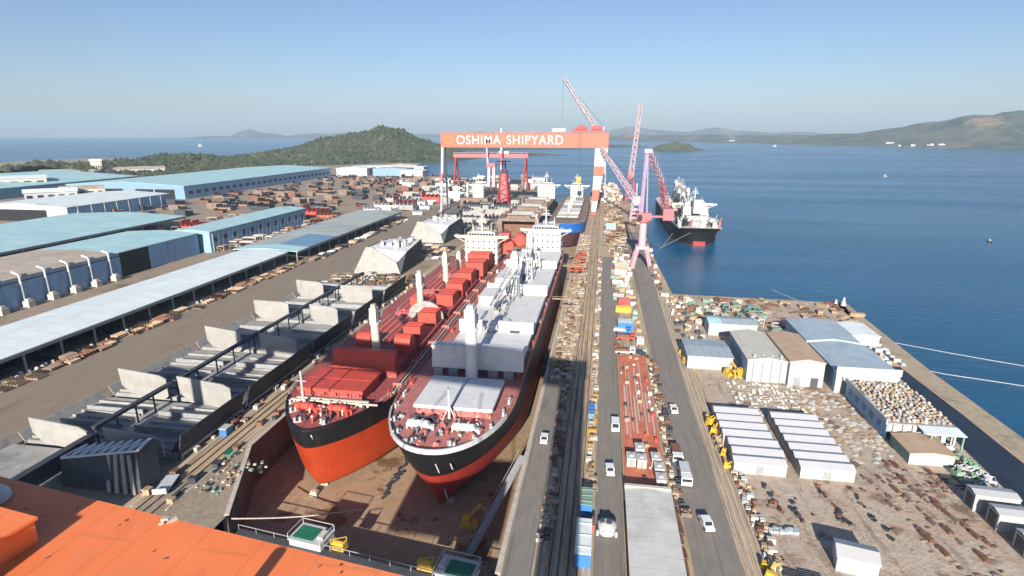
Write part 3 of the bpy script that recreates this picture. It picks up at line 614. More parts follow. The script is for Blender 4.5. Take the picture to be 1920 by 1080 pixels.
# --- ships in the second dock position
S = thing('bulk_carrier', 'blue bowed ship with white deckhouse under the far gantry crane', 'ship', (-25, 398, 0), 0)
_, edge = build_hull(S, 185, 13.2, -8.8, 8.5, 1.5, ['hullblue', 'hullmaroon'], rake=5, ent_lo=22, ent_hi=20)
deck_part(S, edge, 8.55, 'blkbrown')
railing(S, edge, 8.5, 8, 160, 'palegoods', 8)
for k, (y0, y1) in enumerate(((17, 34), (38, 62), (66, 90), (94, 118), (122, 146))):
    hatch(S, -8, 8, y0, y1, 8.5, 11, R.choice(['grey', 'palegoods', 'blkgrey']), 'blkdark')
superstructure(S, 0, 158, 8.5, 'white', 11.5, 12, 11, 4, 3.0, 9); funnel(S, 0, 171, 8.5, 'cream', 2.2, 15)
for y in (36, 64, 92, 120): deck_crane(S, 0, y, 8.5, 10 if y != 120 else 13, 'palegoods', None, 1.2)
S = thing('unfinished_ship', 'unfinished ship hull with open cargo holds, left of the blue bowed ship', 'ship', (-62, 419, 0), 0)
b = MB(); y = 0
b.box(-15.5, -12.5, 0, 150, -8.8, 8); b.box(12.5, 15.5, 0, 150, -8.8, 8); b.box(-12.5, 12.5, 0, 150, -8.8, -7)
b.build('hull', 'blkbrown', S)
for k in range(6):
    b = MB(); b.box(-12.5, 12.5, k * 26, k * 26 + 9, 6, 8.2); b.box(-9, 9, k * 26 + 1.2, k * 26 + 7, 8.2, 10); b.build('cross_deck', 'blkgrey' if k % 2 else 'blkbrown', S)
for k in range(5):
    b = MB(); b.box(-12.4, 12.4, k * 26 + 9.5, k * 26 + 10.1, -7, 7.5); b.build('bulkhead', 'rust', S)
for k in range(22):
    b = MB(); x = R.choice((-14, 14)) + R.uniform(-.8, .8); yy = R.uniform(2, 148); b.obox((x, yy, 8), (R.uniform(.8, 1.6), R.uniform(1, 4), R.uniform(.6, 2.5)), 0); b.beam((x, yy, 8), (x, yy, 11.5), .25); b.build('deck_fitting', R.choice(['palegoods', 'blkdark', 'rust', 'redpaint', 'tan']), S)
superstructure(S, 7, 141, 8, 'white', 13, 17, 11, 4, 3.1, 10)
S = thing('unfinished_ship_stern', 'small white deckhouse on a brown ship stern beyond the left legs of the far gantry', 'ship', (-128, 560, 0), 0)
b = MB(); b.prism([(-14, 0), (14, 0), (14, 34), (8, 44), (-8, 44), (-14, 34)], 0, 7); b.build('hull', 'blkbrown', S)
superstructure(S, 3, 6, 7, 'white', 9, 11, 9, 4, 3, 9); b = MB(); b.cyl((-9, 10, 7), (-9, 10, 22), 1.2, .8, 10); b.build('mast', 'craneg', S)

# --- moored ship at the quay, stern toward us
S = thing('moored_bulk_carrier', 'white topped cargo ship with dark hull moored at the quay beside the pink cranes', 'ship', (66, 585, 0), math.pi)
_, edge = build_hull(S, 190, 15.5, -9, 8, -2.8, ['hullblack', 'hullmaroon'], rake=5, ent_lo=30, ent_hi=24)
deck_part(S, edge, 8.05, 'palegoods'); railing(S, edge, 8, 10, 188, 'white', 6)
rim(S, edge, 7.6, 8.9, 190, 'white', .4, 'bulwark')
superstructure(S, 0, 154, 8, 'white', 15, 17, 11, 4, 2.9, 10)
b = MB(); b.box(-7.5, 7.5, 166.1, 176, 8, 14); b.box(-5, 5, 176.1, 182, 8, 11); b.box(-11, -8.5, 168, 174, 8, 12.5); b.box(8.5, 11, 168, 174, 8, 12.5); b.build('aft_deckhouse', 'white', S)
funnel(S, 0, 168, 16, 'white', 3, 9)
for k in range(5): hatch(S, -9, 9, 18 + k * 26, 38 + k * 26, 8, 11, R.choice(['grey', 'greenpale', 'palegoods']), 'darkgrey')
for y in (42, 68, 94, 120): deck_crane(S, 0, y, 8, 20, 'white', (3, 14, 26) if y % 3 else (-2, 20, 16), 1.7)
for k in range(98):
    b = MB(); x = R.uniform(-14, 14); yy = R.uniform(20, 150) if k % 3 else R.uniform(166, 186); h = R.uniform(2, 8) if k % 3 else R.uniform(1, 4); b.obox((x, yy, 8), (R.uniform(1, 4), R.uniform(1, 4), h), 0); b.beam((x, yy, 8 + h), (x + R.uniform(-2, 2), yy, 11 + h), .5); b.beam((x - 1, yy, 8 + h), (x + 2, yy + 2, 9 + h), .5); b.build('deck_fitting', R.choice(['white', 'palegoods', 'darkgrey', 'greenpale', 'white', 'pinkred', 'black']), S)
b = MB(); b.box(-4, 4, 189.2, 190.6, -5, -1.0); b.build('rudder_trunk', 'hullred', S)
b = MB(); b.beam((48.5, 396, 4), (36, 352, .6), .22); b.beam((60, 394, 5), (37, 360, .6), .2)
tag(b.build('mooring_rope', 'tan'), 'pair of pale mooring ropes from the dark moored ship stern to the quay', 'rope')

# ------------------------------------------------------------------ gantry cranes
# far gantry with the yard's name
G = thing('gantry_crane', 'orange and white gantry crane lettered OSHIMA SHIPYARD standing over the dock', 'gantry crane', (0, 516, 0))
b = MB(); b.box(-147, 3, -4, 5, 58.2, 70.2); b.box(-147.4, 3.4, -4.3, 5.3, 70.2, 70.6); b.box(-147.2, 3.2, -4.25, 5.2, 57.8, 58.2); gd = b.build('girder', 'orange_far', G)
b = MB()
for k in range(51): b.beam((-147 + 3 * k, -4.1, 70.6), (-147 + 3 * k, -4.1, 71.8), .12)
b.beam((-147, -4.1, 71.8), (3, -4.1, 71.8), .15); b.build('handrail', 'orange_far', gd)
fc = bpy.data.curves.new('lettering', 'FONT'); fc.body = 'OSHIMA SHIPYARD'; fc.size = 10.8; fc.extrude = .12; fc.offset = .12; fc.space_character = 1.12; fc.space_word = 1.35
fc.materials.append(M['white']); fo = bpy.data.objects.new('lettering', fc); COL.objects.link(fo); fo.parent = gd; fo.location = (-132.5, -4.2, 60.7); fo.rotation_euler = (rad(90), 0, 0)
bpy.context.view_layer.update(); fo.scale = (96 / max(1, fo.dimensions.x), 1, 1)
bpy.context.view_layer.update(); lm = bpy.data.meshes.new_from_object(fo.evaluated_get(bpy.context.evaluated_depsgraph_get())); ln = bpy.data.objects.new('lettering', lm); COL.objects.link(ln)
ln.parent = gd; ln.location = fo.location; ln.rotation_euler = fo.rotation_euler; ln.scale = fo.scale; bpy.data.objects.remove(fo); ln.name = 'lettering'
b = MB(); P = lambda a, r: (-139.5 + r * math.cos(a), -4.02, 64.3 + r * math.sin(a))
for k in range(10):
    a0, a1 = 2 * math.pi * k / 10, 2 * math.pi * (k + 1) / 10
    b.slab([P(a0, 2.3), P(a1, 2.3), P(a1, 4.2), P(a0, 4.2)], (0, -.1, 0))
b.build('emblem', mat('pale_orange_paint', (.55, .17, .03), .5, var=.05), gd)
# rigid right leg: wide at the girder, narrow at the rail, banded white and orange
bands = [(57.8, 42, 'white'), (42, 33.5, 'orange_far'), (33.5, 21.5, 'white'), (21.5, 11.5, 'orange_far'), (11.5, 1.8, 'white')]
lo = lambda z: -9.6 + (z - 1.8) / 56 * 1.4
hi = lambda z: -5.6 + (z - 1.8) / 56 * 8.6
leg = None
for za, zb_, m in bands:
    b = MB(); b.add([(lo(za), -3.5, za), (hi(za), -3.5, za), (hi(za), 4.5, za), (lo(za), 4.5, za), (lo(zb_), -3.5, zb_), (hi(zb_), -3.5, zb_), (hi(zb_), 4.5, zb_), (lo(zb_), 4.5, zb_)],
          [(0, 1, 2, 3), (7, 6, 5, 4), (0, 4, 5, 1), (1, 5, 6, 2), (2, 6, 7, 3), (3, 7, 4, 0)])
    o = b.build('rigid_leg' if leg is None else 'leg_band', m, G if leg is None else leg); leg = leg or o
b = MB(); b.box(-10.4, -4.8, -14, 15, .6, 1.8)
for y in (-13, -9, -5, 6, 10, 14): b.cyl((-8.4, y, .5), (-6.8, y, .5), .5, n=10)
b.build('leg_bogie', 'orange_far', G)
b = MB()
for y in (-3, 4): b.beam((-145.4, y, 58), (-146.6, y * 3.2, 1.6), 2.2, 2.2, taper=.7)
b.beam((-146.1, -6.5, 26), (-146.1, 8, 26), 1.0)
hl = b.build('hinged_leg', 'white', G)
b = MB()
for y in (-3, 4): b.beam((-145.9 - .2, y * 1.98, 34.5), (-146.05 - .2, y * 2.3, 27.5), 2.25)
b.build('leg_band', 'pinkred', hl)
b = MB(); b.box(-148, -145, -14, 15, .4, 1.6); b.build('leg_bogie', 'pink', G)
# trolley with hoist ropes and hook
b = MB(); b.box(-29, 0, -5.5, 6.5, 71.0, 72.4); b.box(-26, -16, -4, 4.5, 72.4, 75.4); b.box(-12, -3, -4, 4.5, 72.4, 76.2); b.box(-24, -18, -3, 3, 75.4, 77)
for k in range(12): b.beam((-29 + k * 2.6, -5.4, 72.4), (-29 + k * 2.6, -5.4, 73.8), .18)
b.beam((-29, -5.4, 73.8), (0, -5.4, 73.8), .2)
t = b.build('hoist_trolley', 'redlat', G)
b = MB(); b.box(-46, -34, -3, 4, 71.2, 74); b.build('machine_cabin', 'cream', G)
b = MB()
for x in (-22.6, -20.6): b.cyl((x, -5.2, 71.2), (x, -5.2, 33), .22, n=6)
b.build('hoist_rope', 'darkgrey', t)
b = MB(); b.box(-23.6, -19.6, -6.2, -4.2, 29.5, 33); b.beam((-21.6, -5.2, 29.5), (-21.6, -5.2, 25), .9); b.build('hook_block', 'yellow', t)

# the crane under the camera: its girder top fills the lower left corner
N = thing('gantry_crane', 'bright orange crane girder top filling the lower corner of the view', 'gantry crane', (-8.6, 9.11, 0), rad(-8.05))
b = MB(); b.box(-104, 9, -9.0, 0, 57.2, 62.0); ng = b.build('girder', 'orange', N)
b = MB()
for k in range(30):
    x = R.uniform(-5.5, 4.5); y = R.uniform(-2.6, -.3); b.obox((x, y, 62.0), (R.uniform(.02, .09), R.uniform(.02, .05), .012), R.uniform(0, 3))
for k in range(16): b.obox((R.uniform(3.5, 5.2), R.uniform(-1.4, -.1), 62.0), (R.uniform(.03, .12), R.uniform(.02, .06), .012), R.uniform(0, 3))
b.build('rust_flake', 'rust', ng)
b = MB(); b.obox((-.30, -.12, 62), (.16, .09, .10), .3); b.obox((-.18, -.05, 62), (.08, .14, .07), -.4); b.cyl((-.36, -.22, 62), (-.22, -.26, 62.09), .03, n=6); b.build('lug_bracket', 'conc', ng)
b = MB(); b.box(-104, 6, -9.05, -8.9, 58, 61); b.build('girder_rail', 'orange', ng)
b = MB(); b.prism([(2.6, -2.5), (8.9, -2.5), (8.9, -9), (2.6, -9)], 0, 57.19); b.build('rigid_leg', 'orange', N)
b = MB(); b.prism([(-94, -3), (-91, -3), (-91, -6), (-94, -6)], 37, 57.2); b.prism([(-100, -2), (-80.5, -2), (-82, -8), (-98, -8)], 0, 37); b.build('hinged_leg', 'orange', N)  # unseen leg; wide lower part shaped to shade the upright block
# machinery on the girder; unseen house shaped to cast the shadow across its top
b = MB(); b.box(-4.25, -1.45, -7.8, -5.0, 62, 63.75); b.box(-30, -4.3, -7.8, -5.1, 62, 66); b.box(-30.3, -4.2, -8, -4.9, 66, 66.25); b.build('machinery_house', 'orange', N)
b = MB(); b.box(-6.2, -2.25, -2.2, -1.35, 62.0, 62.5); b.box(-6.25, -2.2, -2.25, -1.3, 62.5, 62.56); b.build('equipment_box', 'orange', N)
b = MB(); n = 14
pr_ = [(.42 * math.cos(i * math.pi / 12), .34 * math.sin(i * math.pi / 12)) for i in range(7)]
vs = []; fs = []
for i, (r_, z_) in enumerate(pr_):
    for j in range(n): vs.append((-4.72 + max(r_, .01) * math.cos(2 * math.pi * j / n), -.75 + max(r_, .01) * math.sin(2 * math.pi * j / n), 62.02 + z_))
for i in range(6):
    for j in range(n): fs.append((i * n + j, i * n + (j + 1) % n, (i + 1) * n + (j + 1) % n, (i + 1) * n + j))
b.add(vs, fs); b.build('lamp_dome', 'white', N, smooth=True)
b = MB(); b.cyl((3.3, -4.5, 62), (3.3, -4.5, 63.7), .13, n=8); b.build('handrail_post', 'orange', N)
# unseen box hung under the near crane, added to shade the dock floor
b = MB(); b.box(-40, -16, -1.5, 2.5, 27, 37); b.beam((-39, 0, 37), (-32, 0, 57), .3); b.beam((-17, 0, 37), (-24, 0, 57), .3)
tag(b.build('shadow_load', 'darkgrey'), 'unseen box added below the orange crane to cast a shadow', 'shadow caster')

# pink luffing crane standing on the quay
def lattice_thing(parent, name, p0, p1, w, n, r, m, taper=1.):
    b = MB(); b.lattice(p0, p1, w, n, r, taper=taper); return b.build(name, m, parent)
K = thing('jib_crane', 'pale pink luffing crane on four splayed legs, nearest crane on the quay', 'jib crane', (22, 308, 0))
for sx in (-1, 1):
    for sy in (-1, 1):
        b = MB(); b.beam((sx * 4.6, sy * 4.5, .6), (sx * 2.2, sy * 2.2, 10.5), 1.5, 1.5); b.box(sx * 4.6 - 1, sx * 4.6 + 1, sy * 4.5 - 1.6, sy * 4.5 + 1.6, 0, .9); b.build('leg', 'pink', K)
b = MB(); b.box(-3.4, 3.4, -3.4, 3.4, 10, 11.6); b.cyl((0, 0, 11.6), (0, 0, 24.5), 2.0, 2.0, 14); b.build('column', 'pink', K)
b = MB(); b.cyl((0, 0, 24.5), (0, 0, 25.6), 3.6, 3.6, 16); b.box(-3.8, 3.8, -3.4, 5.5, 25.6, 29.4); b.box(-3.9, 3.9, -3.5, 5.6, 27.3, 27.7); b.build('slewing_house', 'pinkred', K)
b = MB(); b.box(3.8, 12.5, 1, 4.5, 26.6, 27.6); b.box(10, 15.5, -.5, 6.5, 25.4, 31.5); b.build('counterweight', 'pinkred', K)
b = MB(); b.box(-3.4, -1, -4.9, -3.4, 26.0, 28.6); b.build('cab', 'glass', K)
b = MB(); b.beam((-1.6, -1, 29.4), (-.4, 0, 61), 1.5, 1.5, taper=.7); b.beam((1.5, -1, 29.4), (.3, 0, 61), .6, .6, taper=.8); b.box(-1.6, 2.4, -1, 1.2, 60.2, 62.2); b.build('mast', mat('lilac_crane_paint', (.44, .34, .44), .5), K)
lattice_thing(K, 'jib', (.8, .2, 61), (10.2, 20, 44), 2.4, 12, .42, 'pink'); lattice_thing(K, 'jib', (10.2, 20, 44), (14, 26, 28), 2.8, 8, .45, 'pinkred')
b = MB(); b.cyl((1, 0, 62), (13, 24, 30), .12, n=5); b.build('luffing_rope', 'darkgrey', K)
# tall crane with a raised lattice boom, and a second with a lowered boom
def boom_crane(label, loc, z_col, boom, w, mcol, mboom, n=14, base=4.5, r=.5, mid=None):
    K = thing('boom_crane', label, 'boom crane', loc)
    for sx in (-1, 1):
        for sy in (-1, 1):
            b = MB(); b.beam((sx * base, sy * base, 0), (sx * base * .6, sy * base * .6, z_col), 1.3, 1.3); b.build('leg', mcol, K)
    b = MB()
    for k in range(1, 4):
        z = z_col * k / 4; q = base * (1 - .4 * k / 4)
        for s in (-1, 1): b.beam((-q, s * q, z), (q, s * q, z), .6); b.beam((s * q, -q, z), (s * q, q, z), .6)
    b.build('leg_bracing', mcol, K)
    b = MB(); b.cyl((0, 0, z_col), (0, 0, z_col + 1.5), base * .7, n=14); b.box(-base * .7, base * .7, -base * .5, base * 1.2, z_col + 1.5, z_col + 7); b.box(-base * .5, base * .5, base * 1.2, base * 1.7, z_col + 2, z_col + 5.5); b.build('slewing_house', mcol, K)
    p0, p1 = Vector((0, -base * .3, z_col + 3)), Vector(boom)
    lattice_thing(K, 'boom', p0, p1, w, n, r, mboom, .55)
    b = MB(); top = Vector((0, base * .8, z_col + 17)); b.beam((0, base * 1.0, z_col + 7), top, .9); b.beam((0, -base * .2, z_col + 7), top, .7); b.build('mast_frame', mcol, K)
    b = MB(); b.cyl(top, p1, .2, n=5); b.cyl(p1, (p1.x, p1.y, max(2, p1.z - 45)), .13, n=5); b.build('hoist_rope', 'darkgrey', K)
    return K
boom_crane('tall pale red boom crane with its boom raised nearly upright beyond the gantry', (27, 590, 0), 26, (6, 0, 98), 4.2, 'pinkred', 'pink', 20)
boom_crane('pink crane with a long boom sloping down to the quay, beside the banded gantry leg', (27, 470, 0), 14, (-30, 40, 58), 3.6, 'pink', mat('mauve_crane_paint', (.52, .38, .44), .5), 20)
boom_crane('white and red crane whose boom tip rises above the right end of the gantry girder', (-2, 640, 0), 60, (-43, -20, 125), 4.2, 'white', mat('pale_pink_paint', (.58, .46, .46), .5), 14, 4.2, .55)
boom_crane('pink tower crane with short boom behind the gantry, left of the red tower', (-150, 705, 0), 34, (-149, -8, 79), 3, 'pinkred', 'pink', 8, 4.5, .5) if False else None
# red lattice tower
K = thing('lattice_tower', 'dark red lattice tower with a dark head inside the far gantry frame', 'crane tower', (-99, 570, 0))
lattice_thing(K, 'tower', (0, 0, 0), (0, 0, 31), 11, 7, 1.3, 'redlat', .55)
b = MB(); b.box(-3.2, 3.2, -3, 3, 4, 31); b.build('lift_shaft', 'pinkred', K)
b = MB(); b.box(-3.4, 3.4, -3.4, 3.4, 31, 34); b.build('head', 'blkdark', K)
b = MB(); b.lattice((0, 0, 34), (0, 0, 44), 4, 3, .5, taper=.6); b.beam((-7, 0, 43), (7, 0, 43), .9); b.build('mast', 'redlat', K)
K = thing('jib_crane', 'pink jib crane with two tall posts beyond the yard, seen below the gantry lettering', 'jib crane', (-134, 690, 0))
for x in (-5, 1):
    b = MB(); b.beam((x, 0, 0), (x + 1, 0, 33), 3.4, 3.4); b.build('leg', 'pink', K)
b = MB(); b.box(-7, 4, -3, 5, 31, 35); b.build('slewing_house', 'pinkred', K)
b = MB(); b.beam((-6, 0, 34), (-9, 6, 62), 2, 2, taper=.6); b.build('boom', 'pink', K)
K = thing('gantry_crane', 'low red gantry crane beyond the yard, seen below the lettered girder', 'gantry crane', (0, 705, 0))
b = MB(); b.box(-186, -92, -2, 2, 41, 45.5); b.build('girder', 'pinkred', K)
b = MB()
for k in range(16): b.beam((-184 + k * 6, -2.2, 45.5), (-184 + k * 6, -2.2, 47.2), .3)
b.beam((-186, -2.2, 47.2), (-92, -2.2, 47.2), .3); b.build('handrail', 'pink', K)
for x in (-183, -95):
    b = MB(); b.beam((x, -1, 41), (x - 2, -9, 0), 2, 2, taper=.7); b.beam((x, 1, 41), (x + 2, 9, 0), 2, 2, taper=.7); b.beam((x, -5, 18), (x, 5, 18), .9); b.build('leg', 'redlat', K)
b = MB(); b.box(-128, -116, -2.6, 2.6, 45.6, 49); b.build('hoist_trolley', 'palegoods', K)
K = thing('signal_mast', 'slim white mast standing right of the pink jib crane', 'mast', (-125, 690, 0))
b = MB(); b.cyl((2, 0, 0), (2, 0, 76), 1.6, 1.0, 10); b.build('pole', 'white', K); b = MB(); b.cyl((2, 0, 33), (2, 0, 47), 1.75, 1.6, 10); b.build('pole_band', 'pinkred', K)

# ------------------------------------------------------------------ west sheds
def shed(label, x0, x1, y0, y1, h, rise, roofm, wallm, sides='NSWE', openside=None, post=8., name='shed', roofsplit=None, t=.35, ov=.6, group=None, wt=.25):
    S = thing(name, label, 'shed', (0, 0, 0), 0, group)
    for (a, c, m) in (roofsplit or [(y0 - ov, y1 + ov, roofm)]):
        b = MB(); b.gable(x0 - ov, x1 + ov, a, c, h, rise, 'Y', t); b.build('roof', m, S)
    for s in sides:
        if openside and s in openside: continue
        b = MB()
        if s == 'E': b.box(x1 - wt, x1, y0, y1, 0, h - t)
        if s == 'W': b.box(x0, x0 + wt, y0, y1, 0, h - t)
        xm = (x0 + x1) / 2
        if s in 'SN':
            yy = y0 if s == 'S' else y1 - wt
            b.slab([(x0 + wt, yy, 0), (x1 - wt, yy, 0), (x1 - wt, yy, h - t), (xm, yy, h + rise - t - .02), (x0 + wt, yy, h - t)], (0, wt, 0))
        b.build('wall', wallm, S)
    if openside:
        for s in openside:
            if s not in 'EW': continue
            x = x1 - .3 if s == 'E' else x0 + .3
            n = max(2, int((y1 - y0) / post))
            for k in range(n + 1):
                b = MB(); y = y0 + (y1 - y0) * k / n; b.box(x - .25, x + .25, y - .25, y + .25, 0, h - t); b.build('post', 'midgrey', S)
            b = MB(); b.box(x - .28, x + .28, y0, y1, h - t - 1.2, h - t - .05); b.build('eave_beam', 'midgrey', S)
    return S
A = shed('long open sided shed with a stained white roof along the west road', -198, -170, 60, 281, 7.2, 1.4, 'roofwhite', 'blkdark', 'W', 'E', 12)
b = MB()
for k in range(40): b.obox((R.uniform(-192, -174), 62 + k * 5.4, 0), (R.uniform(2, 9), R.uniform(1, 4), R.uniform(.6, 2.6)), R.uniform(-.2, .2))
tag(b.build('stored_steel', 'blkdark'), 'dark stock of steel parts stored under the long white roof', 'steel stock', kind='stuff')
B = shed('long open sided shed with a grey green roof and one blue roof bay', -204, -166, 285, 452, 7.0, 1.2, 'roofgreen', 'blkdark', 'W', 'E', 12, roofsplit=[(284.4, 296, 'roofteal'), (296.01, 452.6, 'roofgreen')])
b = MB(); b.slab([(-184, 297, 8.25), (-165.2, 297, 7.08), (-165.2, 332, 7.08), (-184, 332, 8.25)], (0, 0, .12)); b.build('roof', 'roofblue', B)
C_ = shed('blue walled shed with a beige and teal roof and white duct pipes down its wall', -284, -238, 120, 300, 12.6, 1.3, 'roofbeige', 'wallblue', 'WSN', None, roofsplit=[(119, 241, 'roofbeige'), (241.01, 300.6, 'roofteal')])
b = MB(); b.box(-238.25, -238, 120, 243, 0, 12.2); b.build('wall', 'wallblue', C_); b = MB(); b.box(-238.25, -238, 262, 300, 0, 12.2); b.build('wall', 'wallblue', C_)
b = MB(); b.box(-238.5, -238.3, 243, 262, 0, 12.2); b.build('door_shade_panel', 'black', C_)  # black panel painted as the shade inside the open bay
b = MB(); b.box(-237.99, -237.85, 120, 243, 10.4, 10.9); b.build('wall_band', 'darkgrey', C_)
for k in range(11):
    y = 126 + k * 11; b = MB(); b.cyl((-237.2, y, 1), (-237.2, y, 13.6), .45, n=8); b.cyl((-237.2, y, 13.6), (-240.5, y, 14.6), .45, n=8); b.build('duct_pipe', 'craneg', C_)
    b = MB(); b.box(-236.6, -233.6, y - 1.6, y + 1.4, 0, 2.6); b.box(-236, -234.2, y - 1, y + .8, 2.6, 3.4); tag(b.build('dust_collector', 'palegoods'), 'pale dust collector box at the foot of the blue duct wall', 'dust collector', 'dust collectors along the blue duct wall')
D = shed('blue ribbed shed with a pale teal roof behind the grey green roofed shed', -258, -233, 304, 418, 12.8, 1.2, 'roofteal', 'wallblue', 'ESNW')
b = MB()
for k in range(24): y = 306 + k * 4.7; b.box(-232.98, -232.6, y, y + .4, 0, 12.4)
b.build('wall_rib', 'roofsky', D)
b = MB()
for k in range(12): y = 308 + k * 9.4; b.box(-232.96, -232.8, y, y + 2.6, 6, 9)
b.build('window_pane', 'blkdark', D)
E_ = shed('wide teal roofed open shed behind the beige roofed shed', -412, -314, 190, 386, 9.2, 2.2, 'roofteal', 'darkgrey', 'W', 'E', 14)
b = MB()
for k in range(60): b.obox((R.uniform(-400, -318), R.uniform(200, 380), 0), (R.uniform(2, 9), R.uniform(2, 8), R.uniform(1, 5)), R.uniform(0, 3))
tag(b.build('stored_steel', 'blkbrown'), 'brown stock of steel parts stored under the wide teal roof', 'steel stock', kind='stuff')
F_ = shed('white roofed shed with a white end wall and blue grey side wall', -516, -428, 396, 508, 12.2, 2.4, 'roofwhite', 'wallblue', 'EWN')
b = MB(); b.slab([(-515.7, 396, 0), (-428.3, 396, 0), (-428.3, 396, 11.9), (-472, 396, 14.2), (-515.7, 396, 11.9)], (0, .25, 0)); b.build('wall', 'wallwhite', F_)
b = MB(); b.box(-512, -448, 395.7, 395.96, 0, 9.5); b.build('door_shade_panel', 'black', F_)  # black sheet on the wall stands in for the doorway's inner shade
for k in range(8): b = MB(); b.cyl((-427.6, 405 + k * 13, 0), (-427.6, 405 + k * 13, 12), .4, n=6); b.build('downpipe', 'craneg', F_)
G_ = shed('very long teal roofed hall at the far side of the yard', -600, -452, 560, 905, 14.5, 4, 'roofteal', 'wallblue', 'EWSN', None)
b = MB()
for i, x in enumerate((-590, -552, -514, -490)): b.box(x + 2, x + 24 if x < -500 else x + 26, 559.6, 559.9, 0, 10.5)
b.build('door_shade_panel', 'black', G_)  # black sheets on the wall paint the dark inside of the doorways
b = MB()
for k in range(26): b.box(-451.96, -451.7, 566 + k * 13, 573 + k * 13, 5, 8.5)
b.build('window_pane', 'blkdark', G_)
H_ = shed('pale blue roofed hall at the left edge behind the white roofed shed', -900, -650, 440, 720, 12, 7, 'roofteal', 'roofblue', 'ESNW')
I_ = shed('beige topped roof bay beside the pale blue hall', -1020, -905, 560, 800, 13, 6, 'roofwhite', 'roofblue', 'ESNW')
for lab, x0, x1, y0, y1, h, m, rm in (('white block building past the end of the teal hall', -450, -395, 922, 960, 13, 'wallwhite', 'roofwhite'), ('low blue workshop between white blocks beyond the teal hall', -390, -330, 935, 975, 12, 'wallblue', 'roofsky'),
     ('small white workshop near the far shoreline sheds', -330, -292, 905, 935, 11, 'wallwhite', 'roofwhite'), ('long pale flat roofed store by the far shore', -470, -330, 1030, 1060, 10, 'wallwhite', 'roofwhite'), ('beige store at the foot of the wooded hill', -430, -370, 1110, 1150, 9, 'roofbeige', 'roofbeige')):
    shed(lab, x0, x1, y0, y1, h, 1.5, rm, m, 'ESNW', name='workshop')
for k, (bb, d, wx, wy, h, lab) in enumerate(((-50, 900, 60, 40, 10, 'white flat school block on the left edge of the woods'), (-46.5, 1050, 70, 30, 9, 'long white building among trees on the left'), (-44.8, 1065, 14, 14, 22, 'small white tower beside the long white building'), (-42.5, 1070, 90, 30, 9, 'long beige building among trees right of the white tower'), (-48, 700, 40, 24, 8, 'pinkish house block in front of the left woods'), (-46, 720, 36, 22, 8, 'pale house block right of the pinkish one'), (-43.6, 640, 0.1, .1, .1, ''))):
    if not lab: continue
    p = polar(bb, d, 0); t = thing('building', lab, 'building', (p.x, p.y, 8), rad(-bb)); b = MB(); b.box(-wx / 2, wx / 2, 0, wy, -8, h); b.build('wall', R.choice(['wallwhite', 'cream']), t)
    b = MB(); b.gable(-wx / 2 - 1, wx / 2 + 1, -1, wy + 1, h + .3, 2.5, 'X'); b.build('roof', 'roofbeige' if k % 2 else 'roofwhite', t)
    b = MB()
    for i in range(5): b.box(-wx / 2 + wx * (i + .2) / 5, -wx / 2 + wx * (i + .75) / 5, -.15, .05, h * .35, h * .7)
    b.build('window_pane', 'glass', t)

